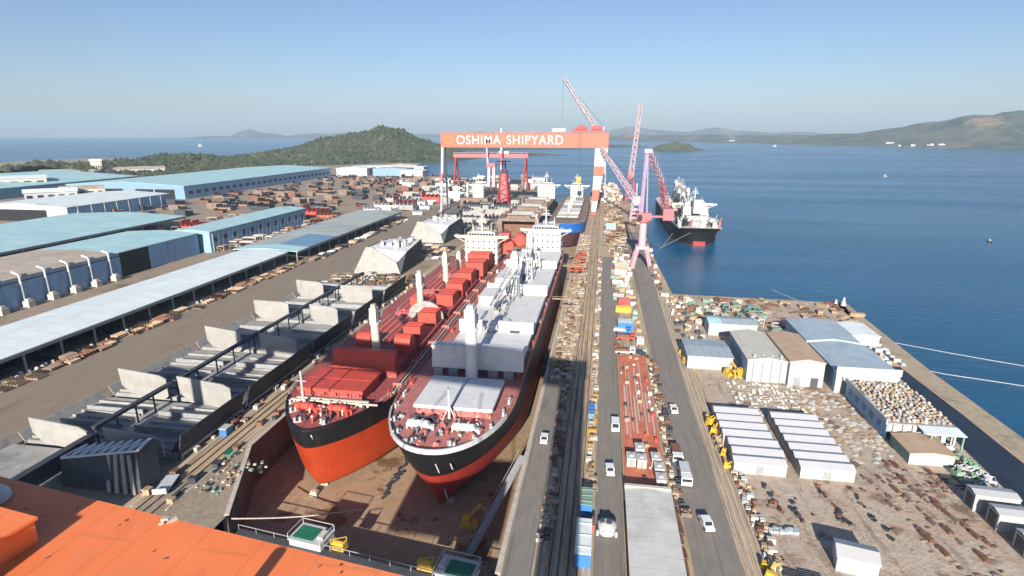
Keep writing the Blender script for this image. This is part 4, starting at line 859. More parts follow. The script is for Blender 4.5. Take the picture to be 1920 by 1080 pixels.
# ------------------------------------------------------------------ hull blocks west of the dock
BL = [((-128, 98.2), (-110.5, 95.8), (-107.3, 96.8), (-91.1, 94.9)), ((-128.7, 124.2), (-111.7, 121.2), (-109.1, 122.0), (-91.5, 118.8)), ((-128.8, 159.4), (-113.3, 155.5), (-106.8, 155.6), (-92.5, 152.9)),
      ((-130.3, 189.1), (-115.4, 188.0), (-106.4, 187.3), (-94.1, 184.6)), ((-129.8, 219.5), (-116.2, 217.1), (-106.8, 214), (-93.2, 214.6))]
labs = ['first hull block from the orange crane, cream plates with a toothed edge', 'second hull block from the orange crane, tall white plates stained on the right', 'third hull block from the orange crane, in the crane shadow', 'fourth hull block from the orange crane, clean white plates', 'last hull block of the row, nearest the tilted bow section']
tops = [7.2, 8.2, 8.4, 8.6, 8.8]
for k, (a, c, d, e) in enumerate(BL):
    T = thing('hull_block', labs[k], 'hull block', (0, 0, 0))
    yn = (a[1] + e[1]) / 2; y1 = (BL[k + 1][0][1] + BL[k + 1][3][1]) / 2 - 1.2 if k < 4 else yn + 27
    y0 = yn + .9; H = tops[k]
    for (p, q) in ((a, c), (d, e)):
        px, py = p; qx, qy = q; dx, dy = qx - px, qy - py
        pts = [(px, py, H), (px + dx * .02, py, 3.4), (px + dx * .2, py + dy * .2, 1.3), (px + dx * .9, py + dy * .9, 1.3), (qx, qy, 2.6), (qx, qy, H - .8), (px + dx * .86, py + dy * .86, H)]
        b = MB(); b.slab(pts, (0, .35, 0)); pl = b.build('bulkhead_plate', 'blk', T)
        b = MB()
        for i in range(6): x = px + dx * (.12 + i * .14); yy = py + dy * (.12 + i * .14); b.beam((x, yy + .5, 1.4), (x, yy + .5, H - .4), .25, .4)
        b.build('stiffener_rib', 'blkgrey', pl)
    b = MB(); b.box(-129.5, -89.6, y0 + .6, y1, .8, 1.5); b.box(-129.6, -89.6, y0 + .6, y0 + 1.0, 0, .79); b.box(-129.6, -89.6, y1 - .4, y1, 0, .79); fl = b.build('floor_plate', 'blkgrey', T)
    b = MB()
    for i in range(8): yy = y0 + 1.5 + (y1 - y0 - 2) * i / 8; b.box(-129, -112.5, yy, yy + .18, 1.502, 2.1); 
    for i in range(8): yy = y0 + 1.5 + (y1 - y0 - 2) * i / 8; b.box(-107.5, -91, yy, yy + .18, 1.502, 2.0)
    if k < 2: b.build('floor_rib', 'blkgrey', fl)
    else:
        b = MB(); b.beam((-107.4, y0 + 2, 1.62), (-99, (y0 + y1) / 2, 1.62), .3, .2); b.beam((-91.5, y0 + 2, 1.62), (-99, (y0 + y1) / 2, 1.62), .3, .2); b.build('floor_seam', 'blkdark', fl)
    b = MB(); b.box(-110.4, -109.7, y0 - .2, y1 + .8, 6.1, 6.8); b.box(-110.7, -109.4, y0 - .2, y1 + .8, 6.8, 7.0)
    for i in range(5): yy = y0 + .3 + (y1 - y0 - .6) * i / 4; b.box(-110.2, -109.9, yy, yy + .3, 1.51, 6.1)
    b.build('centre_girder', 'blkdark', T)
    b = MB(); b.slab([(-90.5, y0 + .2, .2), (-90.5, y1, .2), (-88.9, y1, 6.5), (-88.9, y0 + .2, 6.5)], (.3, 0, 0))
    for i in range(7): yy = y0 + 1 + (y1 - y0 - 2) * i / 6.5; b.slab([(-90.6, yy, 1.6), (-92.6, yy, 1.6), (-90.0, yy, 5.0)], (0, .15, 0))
    b.build('side_shell', 'blkdark', T)  # near-black colour carries the shade of this outer side
    for q in (1, 2):
        for xa, xb in ((-128, -112), (-107.6, -92)):
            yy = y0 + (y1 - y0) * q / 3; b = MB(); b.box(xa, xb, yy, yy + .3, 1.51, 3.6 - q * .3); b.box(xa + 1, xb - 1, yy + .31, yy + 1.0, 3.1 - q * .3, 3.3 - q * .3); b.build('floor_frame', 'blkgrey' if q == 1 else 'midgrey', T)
    b = MB(); b.slab([(-129.6, y0 + .6, .3), (-129.6, y1, .3), (-131.4, y1, 3.2), (-131.4, y0 + .6, 3.2)], (-.25, 0, 0)); b.build('side_shell', 'blkgrey', T)
T = thing('hull_block', 'flat open hull floor with short toothed ribs running under the orange crane', 'hull block', (0, 0, 0))
b = MB(); b.box(-131, -110.8, 62, 96, .8, 1.45); fl = b.build('floor_plate', 'blkgrey', T)
b = MB()
for i in range(26): yy = 63 + i * 1.25; b.slab([(-112.6, yy, 1.45), (-115.4, yy, 1.45), (-112.6, yy, 3.4)], (0, .3, 0))
b.build('floor_rib', 'blk', fl)
b = MB(); b.box(-110.7, -109.4, 62, 96.5, 1.5, 5.2); b.box(-110.9, -109.2, 62, 96.5, 5.2, 5.6); b.build('centre_girder', 'blkdark', T)
b = MB(); b.slab([(-131, 62, .3), (-131, 96, .3), (-132.4, 96, 3.4), (-132.4, 62, 3.4)], (-.25, 0, 0)); b.build('side_shell', 'blkgrey', T)
# upright block close to the orange crane
T = thing('hull_block', 'upright hull section in painted blue grey shade, zigzag white top edge beside the orange crane', 'hull block', (-97.4, 85.2, 0), rad(0))
b = MB(); b.slab([(-9.2, 0, .4), (8.8, .2, .4), (7.4, 2, 8.6), (-7.8, -.4, 7.0)], (0, 5.2, 0)); b.build('shell', 'blkdark', T)  # crane leg's shade is also put into the dark front colour
b = MB()
for k in range(4): b.slab([(1.5 + k * 1.9, -.25, .5), (2.3 + k * 1.9, -.25, .5), (2.2 + k * 1.5, 1.45, 8.3), (1.5 + k * 1.5, 1.4, 8.2)], (0, -.3, 0))
b.build('shell_rib', 'blkgrey', T)
b = MB(); P = [(-7.8 + 15.2 * i / 16, -.3 + 2.4 * i / 16 + (5.0 if i % 2 else .2), 7.15 + 1.55 * i / 16) for i in range(17)]
for p, q in zip(P, P[1:]): b.beam(p, q, .5, .4)
b.beam((-7.8, -.3, 7.2), (7.4, 2.1, 8.75), .35); b.build('zigzag_frame', 'grey', T)
b = MB(); b.box(-20, -10.5, -6, 9, 0, 1.4); b.box(-19.5, -11, -5, 8, 1.4, 1.8); b.build('base_tray', 'blkgrey', T)
# tilted bow section and a second one behind
def bow_section(label, loc, rz, s=1.):
    T = thing('bow_block', label, 'hull block', loc, rz)
    b = MB(); b.slab([(-13, 0, .8), (11.5, 1, .8), (9, 3, 6.5), (-3.5, 3, 14), (-6.5, 2.5, 14.2)], (0, 1.0, 0)); b.build('end_plate', 'blk', T)
    b = MB(); b.add([(-13, 1, .8), (-6.5, 3.5, 14), (-5, 34, 13.2), (-12, 36, .8)], [(0, 1, 2, 3)]); b.add([(11.5, 2, .8), (9.4, 4, 6.4), (13, 8, 11), (13.2, 36, 13), (12.8, 38, .8)], [(4, 3, 2, 1, 0)]); sh = b.build('side_shell', 'blkdark', T)
    b = MB(); b.add([(-6.4, 3.6, 13.6), (9.3, 4, 6.6), (13, 8, 11), (13.1, 36, 12.6), (-5, 34, 12.8)], [(0, 1, 2), (0, 2, 3, 4)]); dk = b.build('deck_plate', 'grey', T)
    for i in range(20):
        x = R.uniform(-3, 11); y = R.uniform(12, 33); b = MB(); h = R.uniform(1, 3.4); b.obox((x, y, 12.2), (R.uniform(.4, 3), R.uniform(.4, 3), h), R.uniform(0, 3)); b.beam((x - 1, y, 12.3), (x + 1, y, 12.2 + h), .3); b.build('deck_frame', R.choice(['white', 'craneg', 'palegoods', 'midgrey', 'blkgrey']), dk)
    b = MB()
    for i in range(7): x = -11 + i * 3.3; b.box(x - .3, x + .3, 1.5, 3.2, 0, .8)
    b.build('support_trestle', 'rust', T)
    return T
bow_section('grey white bow section on trestles with a pale sloping end plate', (-111.5, 265.5, 0), rad(2))
bow_section('second grey bow section behind the one with the pale sloping end plate', (-113, 352, 0), rad(-4))

# ------------------------------------------------------------------ east yard buildings
def hall(label, pts, h, rise, roofm, frontm, sidem, axis='Y', name='warehouse', doors=0, ov=.25, wins=0):
    x0, x1, y0, y1 = pts; S = thing(name, label, 'warehouse', (0, 0, 0))
    b = MB(); b.gable(x0 - ov, x1 + ov, y0 - ov, y1 + ov, h, rise, axis, .22); b.build('roof', roofm, S)
    t = .22; xm = (x0 + x1) / 2; ym = (y0 + y1) / 2
    for s in 'SNWE':
        b = MB()
        if s in 'SN':
            yy = y0 if s == 'S' else y1 - .2
            p = [(x0, yy, 0), (x1, yy, 0), (x1, yy, h - t), (x0, yy, h - t)]
            if axis == 'Y': p.insert(3, (xm, yy, h + rise - t - .02))
            b.slab(p, (0, .2, 0))
        else:
            xx = x0 if s == 'W' else x1 - .2
            p = [(xx, y0 + .2, 0), (xx, y1 - .2, 0), (xx, y1 - .2, h - t), (xx, y0 + .2, h - t)]
            if axis == 'X': p.insert(3, (xx, ym, h + rise - t - .02))
            b.slab(p, (.2, 0, 0))
        b.build('wall', frontm if s == 'S' else sidem, S)
    for k in range(doors):
        b = MB(); x = x0 + (x1 - x0) * (k + .5) / doors; b.box(x - 1.0, x + 1.0, y0 - .06, y0 - .004, 0, 2.8); b.build('door', 'darkgrey' if k % 2 else 'midgrey', S)
    for k in range(wins):
        b = MB(); y = y0 + (y1 - y0) * (k + .5) / wins; b.box(x0 - .06, x0 - .004, y - 1, y + 1, 2.2, 4.2); b.build('window', 'blue', S)
    return S
W1 = hall('low white fronted shed with a teal and grey blue roof near the north quay', (39.5, 56, 200.5, 209), 4.6, .7, 'roofslate', 'wallwhite', 'wallblue', 'X', doors=0)
b = MB(); b.gable(39.3, 44, 200.3, 209.2, 4.66, .72, 'X', .04); b.build('roof_panel', 'roofteal', W1)
hall('blue grey roofed open fronted shed beside the east road, yellow machines at its side', (27.9, 41.2, 168.6, 183.5), 4.2, .5, 'roofslate', 'wallwhite', 'wallblue', 'X')
W3 = hall('big white warehouse with a cream ribbed roof', (43.6, 54.5, 161.4, 186), 6.8, 1.0, 'roofcream', 'wallwhite', 'wallblue')
b = MB()
for k in range(4): x = 45.5 + k * 2.5; b.cyl((x, 161.2, .2), (x, 161.2, 6.4), .35, n=8); b.cyl((x, 161.2, 6.4), (x + .2, 163.5, 7.6), .35, n=8)
b.build('vent_duct', 'white', W3)
hall('white warehouse with a tan roof joined to the cream roofed one', (54.7, 64, 160, 184), 7.6, .9, 'rooftan', 'wallwhite', 'wallwhite', doors=2)
hall('sky blue roofed warehouse with white gable behind the tan roofed one', (67, 83, 184.5, 206), 5.6, 1.0, 'roofsky', 'wallwhite', 'wallblue')
hall('pale roofed long shed at the quay edge behind the sky blue warehouse', (85.5, 94, 196, 210), 4.2, .5, 'roofwhite', 'wallwhite', 'wallblue')
W5 = hall('blue roofed warehouse with tall white gable front, middle of the quay row', (66.2, 82.4, 157.5, 179.5), 6.4, 1.1, 'roofsky', 'wallwhite', 'wallblue')
b = MB(); b.box(66.0, 82.6, 157.2, 157.48, 5.9, 7.9); b.build('parapet', 'wallwhite', W5)
# store with its roof covered in pale bundles
W6 = thing('storage_building', 'long blue walled store whose flat roof is covered with pale bundles', 'warehouse', (0, 0, 0))
b = MB(); b.box(68.2, 83, 132, 155.6, 4.2, 4.5); b.build('roof', 'blkgrey', W6)
b = MB(); b.box(68.3, 68.55, 132.2, 155.4, 0, 4.19); b.build('wall', 'wallblue', W6); b = MB(); b.box(68.6, 82.9, 132.2, 132.4, 2.2, 4.19); b.build('wall', 'wallwhite', W6)
b = MB(); b.box(67.9, 68.2, 131.9, 155.7, 4.1, 5.4); b.build('parapet', 'roofsky', W6)
for k in range(5): b = MB(); b.box(68.22, 68.29, 135 + k * 4.2, 136.8 + k * 4.2, 1.6, 3.2); b.build('window', 'blue', W6)
for k in range(7): b = MB(); b.box(69.5 + k * 2.1, 70.5 + k * 2.1, 131.7, 132.15, 0, 4.19); b.build('column', 'white', W6)
for x in (76, 82.6): b = MB(); b.beam((x, 128.5, 0), (x, 128.5, 4.2), .3); b.build('post', 'greenpale', W6)
b = MB(); b.slab([(74.5, 128, 4.2), (83, 128, 4.2), (83, 131.8, 4.4), (74.5, 131.8, 4.4)], (0, 0, .15)); b.build('canopy', 'roofwhite', W6)
hall('small tan roofed shed with white front below the bundle covered store', (68.6, 77.5, 121.8, 130.2), 2.8, .5, 'rooftan', 'wallwhite', 'greenpale')
# rows of long white tents
tent0 = None
for col, (x0, x1, n, ya, yb) in enumerate(((30.0, 40.6, 7, 112.2, 135.2), (43.4, 53.9, 7, 112.4, 134.2))):
    for k in range(n):
        y = ya + (yb - ya) * k / (n - 1); sk = (x0 + (k * .1))
        if tent0 is None:
            tent0 = thing('storage_tent', 'white ridged storage tent', 'tent', (x0, y, 0), 0, 'white ridged tents in two blocks on the east yard')
            b = MB(); b.box(0, 10.6, .1, 3.5, 0, 2.5); b.build('wall', 'wallwhite', tent0)
            b = MB(); b.gable(-.12, 10.72, -.05, 3.68, 2.6, .6, 'X', .1); b.build('roof', mat('white_tent_fabric', (.54, .54, .56), .6, var=.06, scale=.5, dirt=(.48, .46, .46), amt=.5, dscale=.4), tent0); t_ = tent0
            b = MB(); b.box(4.6, 6, .02, .09, .2, 1.9); b.build('door', 'midgrey', tent0)
        else: t_ = copy_tree(tent0, (x0 + (.5 if k < 3 and col == 0 else 0), y, 0))
        pos = ['nearest', 'second', 'third', 'fourth', 'fifth', 'sixth', 'last'][k]
        t_['label'] = f'{pos} white ridged tent of the {"western block beside the yellow machines" if col == 0 else "eastern block toward the quay"}, counted from the crane'
# foreground building, red platform
Z = hall('pale grey flat roofed shed at the end of the red platform', (6.9, 15.3, 62, 98.8), 3.0, .35, 'roofgrey', 'wallwhite', 'conc')
b = MB(); b.box(6.6, 15.5, 98.9, 99.7, 0, 3.5); b.build('end_wall', 'cream', Z)
P_ = thing('red_platform', 'long low red painted work platform between the two yard roads', 'platform', (0, 0, 0))
b = MB(); b.box(7.0, 15.4, 100, 173.5, 0, 1.2); b.build('platform_deck', 'redplat', P_)
b = MB(); b.box(6.6, 6.99, 100, 173.5, 0, 1.0); b.box(15.41, 15.9, 100, 173.5, 0, .9); b.build('edge_kerb', 'tan', P_)
b = MB()
for k in range(9): x = 8 + k * .8; b.box(x, x + R.uniform(.15, .4), 122 + R.uniform(0, 10), 150 + R.uniform(-8, 20), 1.2, 1.28)
b.build('floor_strip', 'palegoods', P_)
for lab, x, y, rz in (('white hut with open top hatch on the red platform, nearest the grey roofed shed', 14.0, 103.5, 0), ('white hut on the red platform, second from the grey roofed shed', 14.0, 107.5, 0), ('white hut on the red platform next to the east kerb', 13.6, 111.2, .05), ('pale hut in the middle row on the red platform, nearest', 10.6, 110.2, 0), ('white hut in the middle row on the red platform, farthest', 10.4, 114.6, .04), ('pinkish hut at the west edge of the red platform', 8.4, 110.5, 0)):
    t = thing('site_hut', lab, 'hut', (x, y, 1.2), rz); b = MB(); b.box(-.95, .95, -1.3, 1.3, 0, 1.9); b.build('wall', R.choice(['wallwhite', 'palegoods']), t); b = MB(); b.box(-1.05, 1.05, -1.4, 1.4, 1.9, 2.05); b.box(-.4, .4, -.5, .5, 2.05, 2.3); b.build('roof', 'white', t); b = MB(); b.box(-.3, .35, -1.36, -1.31, .1, 1.6); b.build('door', 'midgrey', t)
hut = thing('site_hut', 'white gabled hut alone on the dirt yard with a dark shadow behind it', 'hut', (40.7, 85.6, 0), rad(-13)); b = MB(); b.box(0, 6.0, 0, 4.4, 0, 2.9); b.build('wall', 'wallwhite', hut); b = MB(); b.gable(-.2, 6.2, -.2, 4.6, 3.0, .8, 'X', .15); b.build('roof', 'white', hut); b = MB(); b.box(4.6, 5.5, -.06, -.005, 0, 2.1); b.build('door', 'craneg', hut)
for i, (x, y, lab) in enumerate(((72.6, 106.2, 'white storage container, farthest of three by the dark lane'), (73.2, 100.4, 'white storage container, middle one of three by the dark lane'), (73.4, 93.4, 'white storage container, nearest of three by the dark lane'))):
    t = thing('storage_container', lab, 'container', (x, y, 0), rad(-4)); b = MB(); b.box(0, 7.4, 0, 3.4, 0, 3.4); b.build('body', 'wallwhite', t); b = MB(); b.gable(-.1, 7.5, -.1, 3.5, 3.62, .35, 'X', .12); b.build('roof', 'white', t); b = MB(); b.box(-.06, -.004, .5, 2.9, .3, 3.0); b.build('door', 'darkgrey', t)
# gate houses with green roofs
for lab, x, y, rz, yx in (('green topped white machine house on the dock gate, left one', -52.2, 81.9, rad(-8), 6.0), ('green topped white machine house on the dock gate, right one', -22.5, 77.9, rad(-8), -6.0)):
    t = thing('winch_house', lab, 'machine house', (x, y + 2.6, -6.2), rz)
    b = MB(); b.box(-3.4, 3.4, -2.2, 2.2, 1.0, 2.2); b.build('wall', 'grey', t)
    b = MB(); b.box(-3.6, 3.6, -2.4, 2.4, 2.2, 2.5); r_ = b.build('roof', 'white', t)
    b = MB(); (b.box(-3.1, 1.4, -1.7, 1.7, 2.505, 2.56) if yx > 0 else b.box(-1.8, 3.1, -1.9, 1.5, 2.505, 2.56)); b.build('roof_panel', 'green', r_)
    b = MB(); b.box(2.0 if yx > 0 else -3.2, 3.2 if yx > 0 else -2.2, -1, 1, 2.505, 3.1); b.build('roof_box', 'palegoods', r_)
    b = MB()
    for s in (-1, 1): b.beam((s * 3.5, -2.3, 2.5), (s * 3.5, -2.3, 3.6), .1); b.beam((s * 3.5, 2.3, 2.5), (s * 3.5, 2.3, 3.6), .1); b.beam((s * 3.5, -2.3, 3.6), (s * 3.5, 2.3, 3.6), .1)
    b.beam((-3.5, 2.3, 3.6), (3.5, 2.3, 3.6), .1); b.build('handrail', 'white', t)
    m_ = thing('capstan_winch', 'yellow capstan winch beside the ' + ('left' if yx > 0 else 'right') + ' green topped machine house', 'winch', (x + yx, y + 2.4 - yx * .14, -5.2), rz)
    b = MB(); b.cyl((-1.3, 0, 1.2), (1.3, 0, 1.2), .9, n=12); b.box(-1.7, -1.3, -.9, .9, 0, 2.2); b.box(1.3, 1.7, -.9, .9, 0, 2.2); b.build('drum', 'yellow', m_)
    b = MB(); b.box(-1.8, 1.8, -1.1, 1.1, 0, .3); b.beam((-1.5, -1, .3), (-1.5, -1, 3), .15); b.beam((1.5, 1, .3), (1.5, 1, 3), .15); b.beam((-1.5, -1, 3), (1.5, 1, 3), .15); b.build('frame', 'yellow', m_); m_.scale = (.8, .8, .7)
b = MB(); b.box(-1.8, 1.8, -1.2, 1.2, 0, .8); b.beam((-1, 0, .8), (2.2, 1.4, 4.4), .4); b.beam((2.2, 1.4, 4.4), (4, 1, 2.6), .3); b.box(-1.4, .3, -.8, .8, .8, 2.1)
o = tag(b.build('boom_lift', 'yellow'), 'yellow boom lift parked on the shaded dock floor', 'boom lift'); o.location = (-25, 99.5, -10)
b = MB(); b.beam((-23, 90, -9.6), (-15.4, 112, -.2), 1.6, .3)
for s in (-.8, .8): b.beam((-23 + s, 90, -8.4), (-15.4 + s, 112, 1.0), .1)
tag(b.build('access_ramp', 'midgrey'), 'grey access stair sloping along the east dock wall', 'stair')
b = MB(); P = [Vector((-67.5, 83, -1)).lerp(Vector((-49, 100, -9.2)), i / 8) - Vector((0, 0, .7 * math.sin(math.pi * i / 8))) for i in range(9)]
for p, q in zip(P, P[1:]): b.beam(p, q, .22)
tag(b.build('mooring_rope', 'palegoods'), 'pale rope sagging across the dark corner of the dock', 'rope')
b = MB()
for k in range(14): b.beam((-46.5 + R.uniform(-1, 1) * .8, 105 + k * 1.5, -9.9), (-46 + R.uniform(-1, 1), 107 + k * 1.5, -9.75), R.uniform(.3, .9), .2)
tag(b.build('debris_line', 'blkdark'), 'line of dark debris on the sunlit dock floor between the ships', 'debris', kind='stuff')

# ------------------------------------------------------------------ vehicles
def car(label, x, y, z, rz, m, kind='car'):
    t = thing('parked_' + kind, label, kind, (x, y, z), rz)
    b = MB()
    if kind == 'car':
        prof = [(-2.1, .35), (-2.1, .85), (-1.2, .95), (-.7, 1.45), (1.1, 1.45), (1.7, .95), (2.1, .85), (2.1, .35)]
        w_ = .85
    elif kind == 'van': prof = [(-2.3, .35), (-2.3, 1.0), (-1.9, 1.2), (-1.3, 1.95), (2.3, 1.95), (2.3, .35)]; w_ = .95
    else: prof = [(-3.2, .5), (-3.2, 2.3), (-1.5, 2.3), (-1.5, 1.0), (3.2, 1.0), (3.2, .5)]; w_ = 1.1
    k = len(prof); b.add([(-w_, a, c) for a, c in prof] + [(w_, a, c) for a, c in prof], [list(range(k)), list(range(k, 2 * k))[::-1]] + [(i, (i + 1) % k, k + (i + 1) % k, k + i) for i in range(k)])
    b.build('body', m, t)
    b = MB()
    if kind == 'car': b.box(-w_ - .02, w_ + .02, -.6, 1.0, 1.0, 1.32); b.slab([(-.7, -1.22, .97), (.7, -1.22, .97), (.66, -.76, 1.42), (-.66, -.76, 1.42)], (0, -.03, .03))
    elif kind == 'van': b.box(-w_ - .02, w_ + .02, -1.2, 1.9, 1.25, 1.7); b.slab([(-.8, -1.95, 1.2), (.8, -1.95, 1.2), (.75, -1.36, 1.9), (-.75, -1.36, 1.9)], (0, -.03, .03))
    else: b.box(-w_ - .02, w_ + .02, -2.9, -1.8, 1.4, 2.0); b.box(-.95, .95, -3.24, -3.19, 1.4, 2.05)
    b.build('window_pane', 'glass', t)
    for sx in (-1, 1):
        for sy in (-.62, .62):
            b = MB(); yy = prof[-1][0] * sy; b.cyl((sx * (w_ - .2), yy, .34), (sx * (w_ + .03), yy, .34), .34 if kind != 'truck' else .48, n=10); b.build('wheel', 'tyre', t)
    if kind == 'truck': b = MB(); b.box(-1.05, 1.05, -1.4, 3.2, 1.0, 1.1); b.box(-1.0, 1.0, -1.2, 3.0, 1.1, R.uniform(1.8, 2.4)); b.build('cargo_bed', R.choice(['palegoods', 'craneg', 'rust']), t)
    return t
ZR = z1
car('white car on the dock side road level with the grey ship bow', -11.2, 119, ZR, 0, 'carwhite')
car('small white van on the middle road next to the red platform', 5.4, 127.5, ZR, 0, 'carwhite', 'van')
car('white car with dark rear on the middle road beside the blue tank', 3.9, 108.5, ZR, .1, 'carwhite')
car('white truck in the lay by west of the east road, leading', 18.6, 116.5, ZR, 0, 'carwhite', 'truck')
car('white flatbed truck parked behind the leading one by the east road', 19.4, 108.3, ZR, 0, 'carwhite', 'truck')
car('dark car at the far end of the red platform', 13.8, 178, ZR, 1.2, 'cardark')
car('grey white truck just beyond the red platform', 9.4, 178, ZR, 1.57, 'carwhite', 'truck')
car('blue bodied truck beyond the red platform with a red one behind it', 9.0, 198, ZR, 1.5, 'blue', 'truck')
car('red truck in front of the blue truck beyond the platform', 10.0, 191, ZR, 1.55, 'redpaint', 'truck')
car('white car in the shade of the east kerb', 20.5, 139, ZR, .1, 'carwhite')
car('small white car alone on the near east road', 21.4, 93.8, ZR, .2, 'carwhite')
tank = thing('round_tank', 'round white topped tank vehicle on the middle road', 'tank', (3.3, 89.5, 0)); b = MB(); b.cyl((0, 0, 0), (0, 0, 1.5), 1.7, 1.7, 18); b.cyl((0, 0, 1.5), (0, 0, 2.0), 1.7, .8, 18)
for k in range(4): b.box(-1.9 + k * 1.1, -1.5 + k * 1.1, -1.9, -1.4, .2, 1.2)
b.build('shell', 'white', tank); b = MB(); b.cyl((.3, -.3, 1.8), (.3, -.3, 2.3), .5, n=10); b.box(-1.3, -.5, -.4, .6, 1.52, 2.1); b.build('hatch', 'darkgrey', tank)
for lab, x, y, lx_, ly_, h, m, rm in (('blue sided container with a pale top near the dark rail shadow', -.8, 84, 2.6, 9, 2.8, 'blue', 'roofwhite'), ('blue container with green tarpaulin north of the pale topped one', -.6, 95.5, 2.2, 5.4, 2.6, 'blue', 'greenpale'), ('orange and white skip between the blue containers', -.2, 90, 2.4, 2.4, 1.4, 'orange_far', 'rust'), ('turquoise tarpaulin covered crate beside the rails', -.5, 134, 1.4, 6, 1.6, 'roofblue', 'blue'),
      ('red skip full of scrap on the east side of the middle road', 10.8, 236, 4.6, 4, 2, 'redpaint', 'pinkred'), ('row of yellow skips beyond the red skip', 10.2, 224, 6.2, 3.2, 1.8, 'yellow', 'yellow'), ('blue roofed cabin beyond the red platform', 10.3, 204, 5.6, 4.6, 2.6, 'blue', 'roofsky'), ('long white cabin across the middle road', 10.3, 283, 6, 3.4, 2.8, 'wallwhite', 'roofwhite'), ('pale green roofed cabin near the long white cabin', 8.6, 262, 5, 4, 2.6, 'greenpale', 'roofwhite'), ('tan cabin stack north of the long white cabin', 11, 296, 6.5, 6, 3.4, 'tan', 'palegoods'), ('teal roofed cabin on the quay side of the far rails', 7, 430, 7, 9, 4, 'wallblue', 'roofteal')):
    t = thing('cargo_container', lab, 'container', (x, y, 0)); b = MB(); b.box(-lx_ / 2, lx_ / 2, -ly_ / 2, ly_ / 2, 0.05, h); b.build('body', m, t); b = MB(); b.box(-lx_ / 2 - .06, lx_ / 2 + .06, -ly_ / 2 - .06, ly_ / 2 + .06, h, h + .12)
    for k in range(3): b.box(-lx_ / 2, lx_ / 2, -ly_ / 2 + ly_ * (k + .5) / 3, -ly_ / 2 + ly_ * (k + .5) / 3 + .15, h + .121, h + .25)
    b.build('top', rm, t)

# ------------------------------------------------------------------ yard goods: one of each kind built with its parts, then copied
def g_plates(m):
    b = MB(); z = 0
    for k in range(R.randint(2, 4)): dx = R.uniform(-.2, .2); b.box(-1.5 + dx, 1.5 + dx, -.7, .7, z, z + .16); z += .2
    b.box(-1.2, -1, -.75, .75, z - .04, z + .1); return b, m
def g_pipes(m):
    b = MB()
    for k in range(4): b.cyl((-.9 + k * .6 - .0, -2.4, .3), (-.9 + k * .6, 2.4, .3), .28, n=7)
    for k in range(3): b.cyl((-.6 + k * .6, -2.2, .8), (-.6 + k * .6, 2.3, .8), .28, n=7)
    return b, m
def g_crate(m):
    b = MB(); b.box(-.9, .9, -.7, .7, .12, 1.2); b.box(-.95, .95, -.75, -.55, 0, .12); b.box(-.95, .95, .55, .75, 0, .12)
    for x in (-.7, 0, .7): b.box(x - .07, x + .07, -.74, .74, 1.201, 1.27)
    return b, m
def g_sack(m):
    b = MB(); b.box(-.8, .8, -.6, .6, 0, .15); b.cyl((0, 0, .15), (0, 0, .8), .62, .72, 9); b.cyl((0, 0, .8), (0, 0, 1.15), .72, .25, 9); return b, m
def g_frame(m):
    b = MB(); X, Y, Z = 1.6, 1.1, 1.9
    for sx in (-1, 1):
        for sy in (-1, 1): b.beam((sx * X, sy * Y, 0), (sx * X, sy * Y, Z), .16)
        b.beam((sx * X, -Y, Z), (sx * X, Y, Z), .16); b.beam((sx * X, -Y, .5), (sx * X, Y, 1.5), .12)
    for sy in (-1, 1): b.beam((-X, sy * Y, Z), (X, sy * Y, Z), .16); b.beam((-X, sy * Y, .5), (X, sy * Y, .5), .12)
    b.box(-X, X, -Y * .8, Y * .8, Z + .05, Z + .15); return b, m
def g_panel(m):
    b = MB(); b.box(-2, 2, -1.4, 1.4, .3, .45)
    for k in range(5): b.box(-1.9 + k * .9, -1.75 + k * .9, -1.35, 1.35, .45, 1.0)
    b.box(-1.8, 1.8, -1.1, -.9, 0, .3); b.box(-1.8, 1.8, .9, 1.1, 0, .3); return b, m
def g_bin(m):
    b = MB(); t = .08; X, Y, Z = 1.1, .9, 1.1
    b.box(-X, X, -Y, Y, .1, .2); b.box(-X, X, -Y, -Y + t, .2, Z); b.box(-X, X, Y - t, Y, .2, Z); b.box(-X, -X + t, -Y + t, Y - t, .2, Z); b.box(X - t, X, -Y + t, Y - t, .2, Z)
    for k in range(4): b.obox((R.uniform(-.6, .6), R.uniform(-.5, .5), .2), (.7, .5, R.uniform(.5, 1.1)), R.uniform(0, 3))
    return b, m
def g_block(m, s=6.):
    b = MB(); b.box(-s, s, -s * .7, s * .7, .6, s * .55)
    for k in range(5): x = -s + .3 + k * (2 * s - .6) / 4; b.box(x - .15, x + .15, -s * .72, s * .72, s * .55, s * .75); 
    b.box(-s * .9, -s * .5, -s * .5, s * .5, 0, .6); b.box(s * .5, s * .9, -s * .5, s * .5, 0, .6); b.box(-s, -s + .25, -s * .7, s * .7, s * .55, s * 1.0); return b, m
def g_machine(m):
    b = MB(); b.box(-1.1, 1.1, -1.6, 1.4, .5, 1.5); b.box(-.9, .9, -1.4, -.2, 1.5, 2.7); b.beam((0, 0, 1.5), (.3, 2.6, 3.4), .45); b.beam((.3, 2.6, 3.4), (.3, 3.6, 1.8), .35)
    for s in (-1, 1): b.box(s * 1.05 - .25, s * 1.05 + .25, -1.5, 1.5, 0, .6)
    return b, m
NG = 0
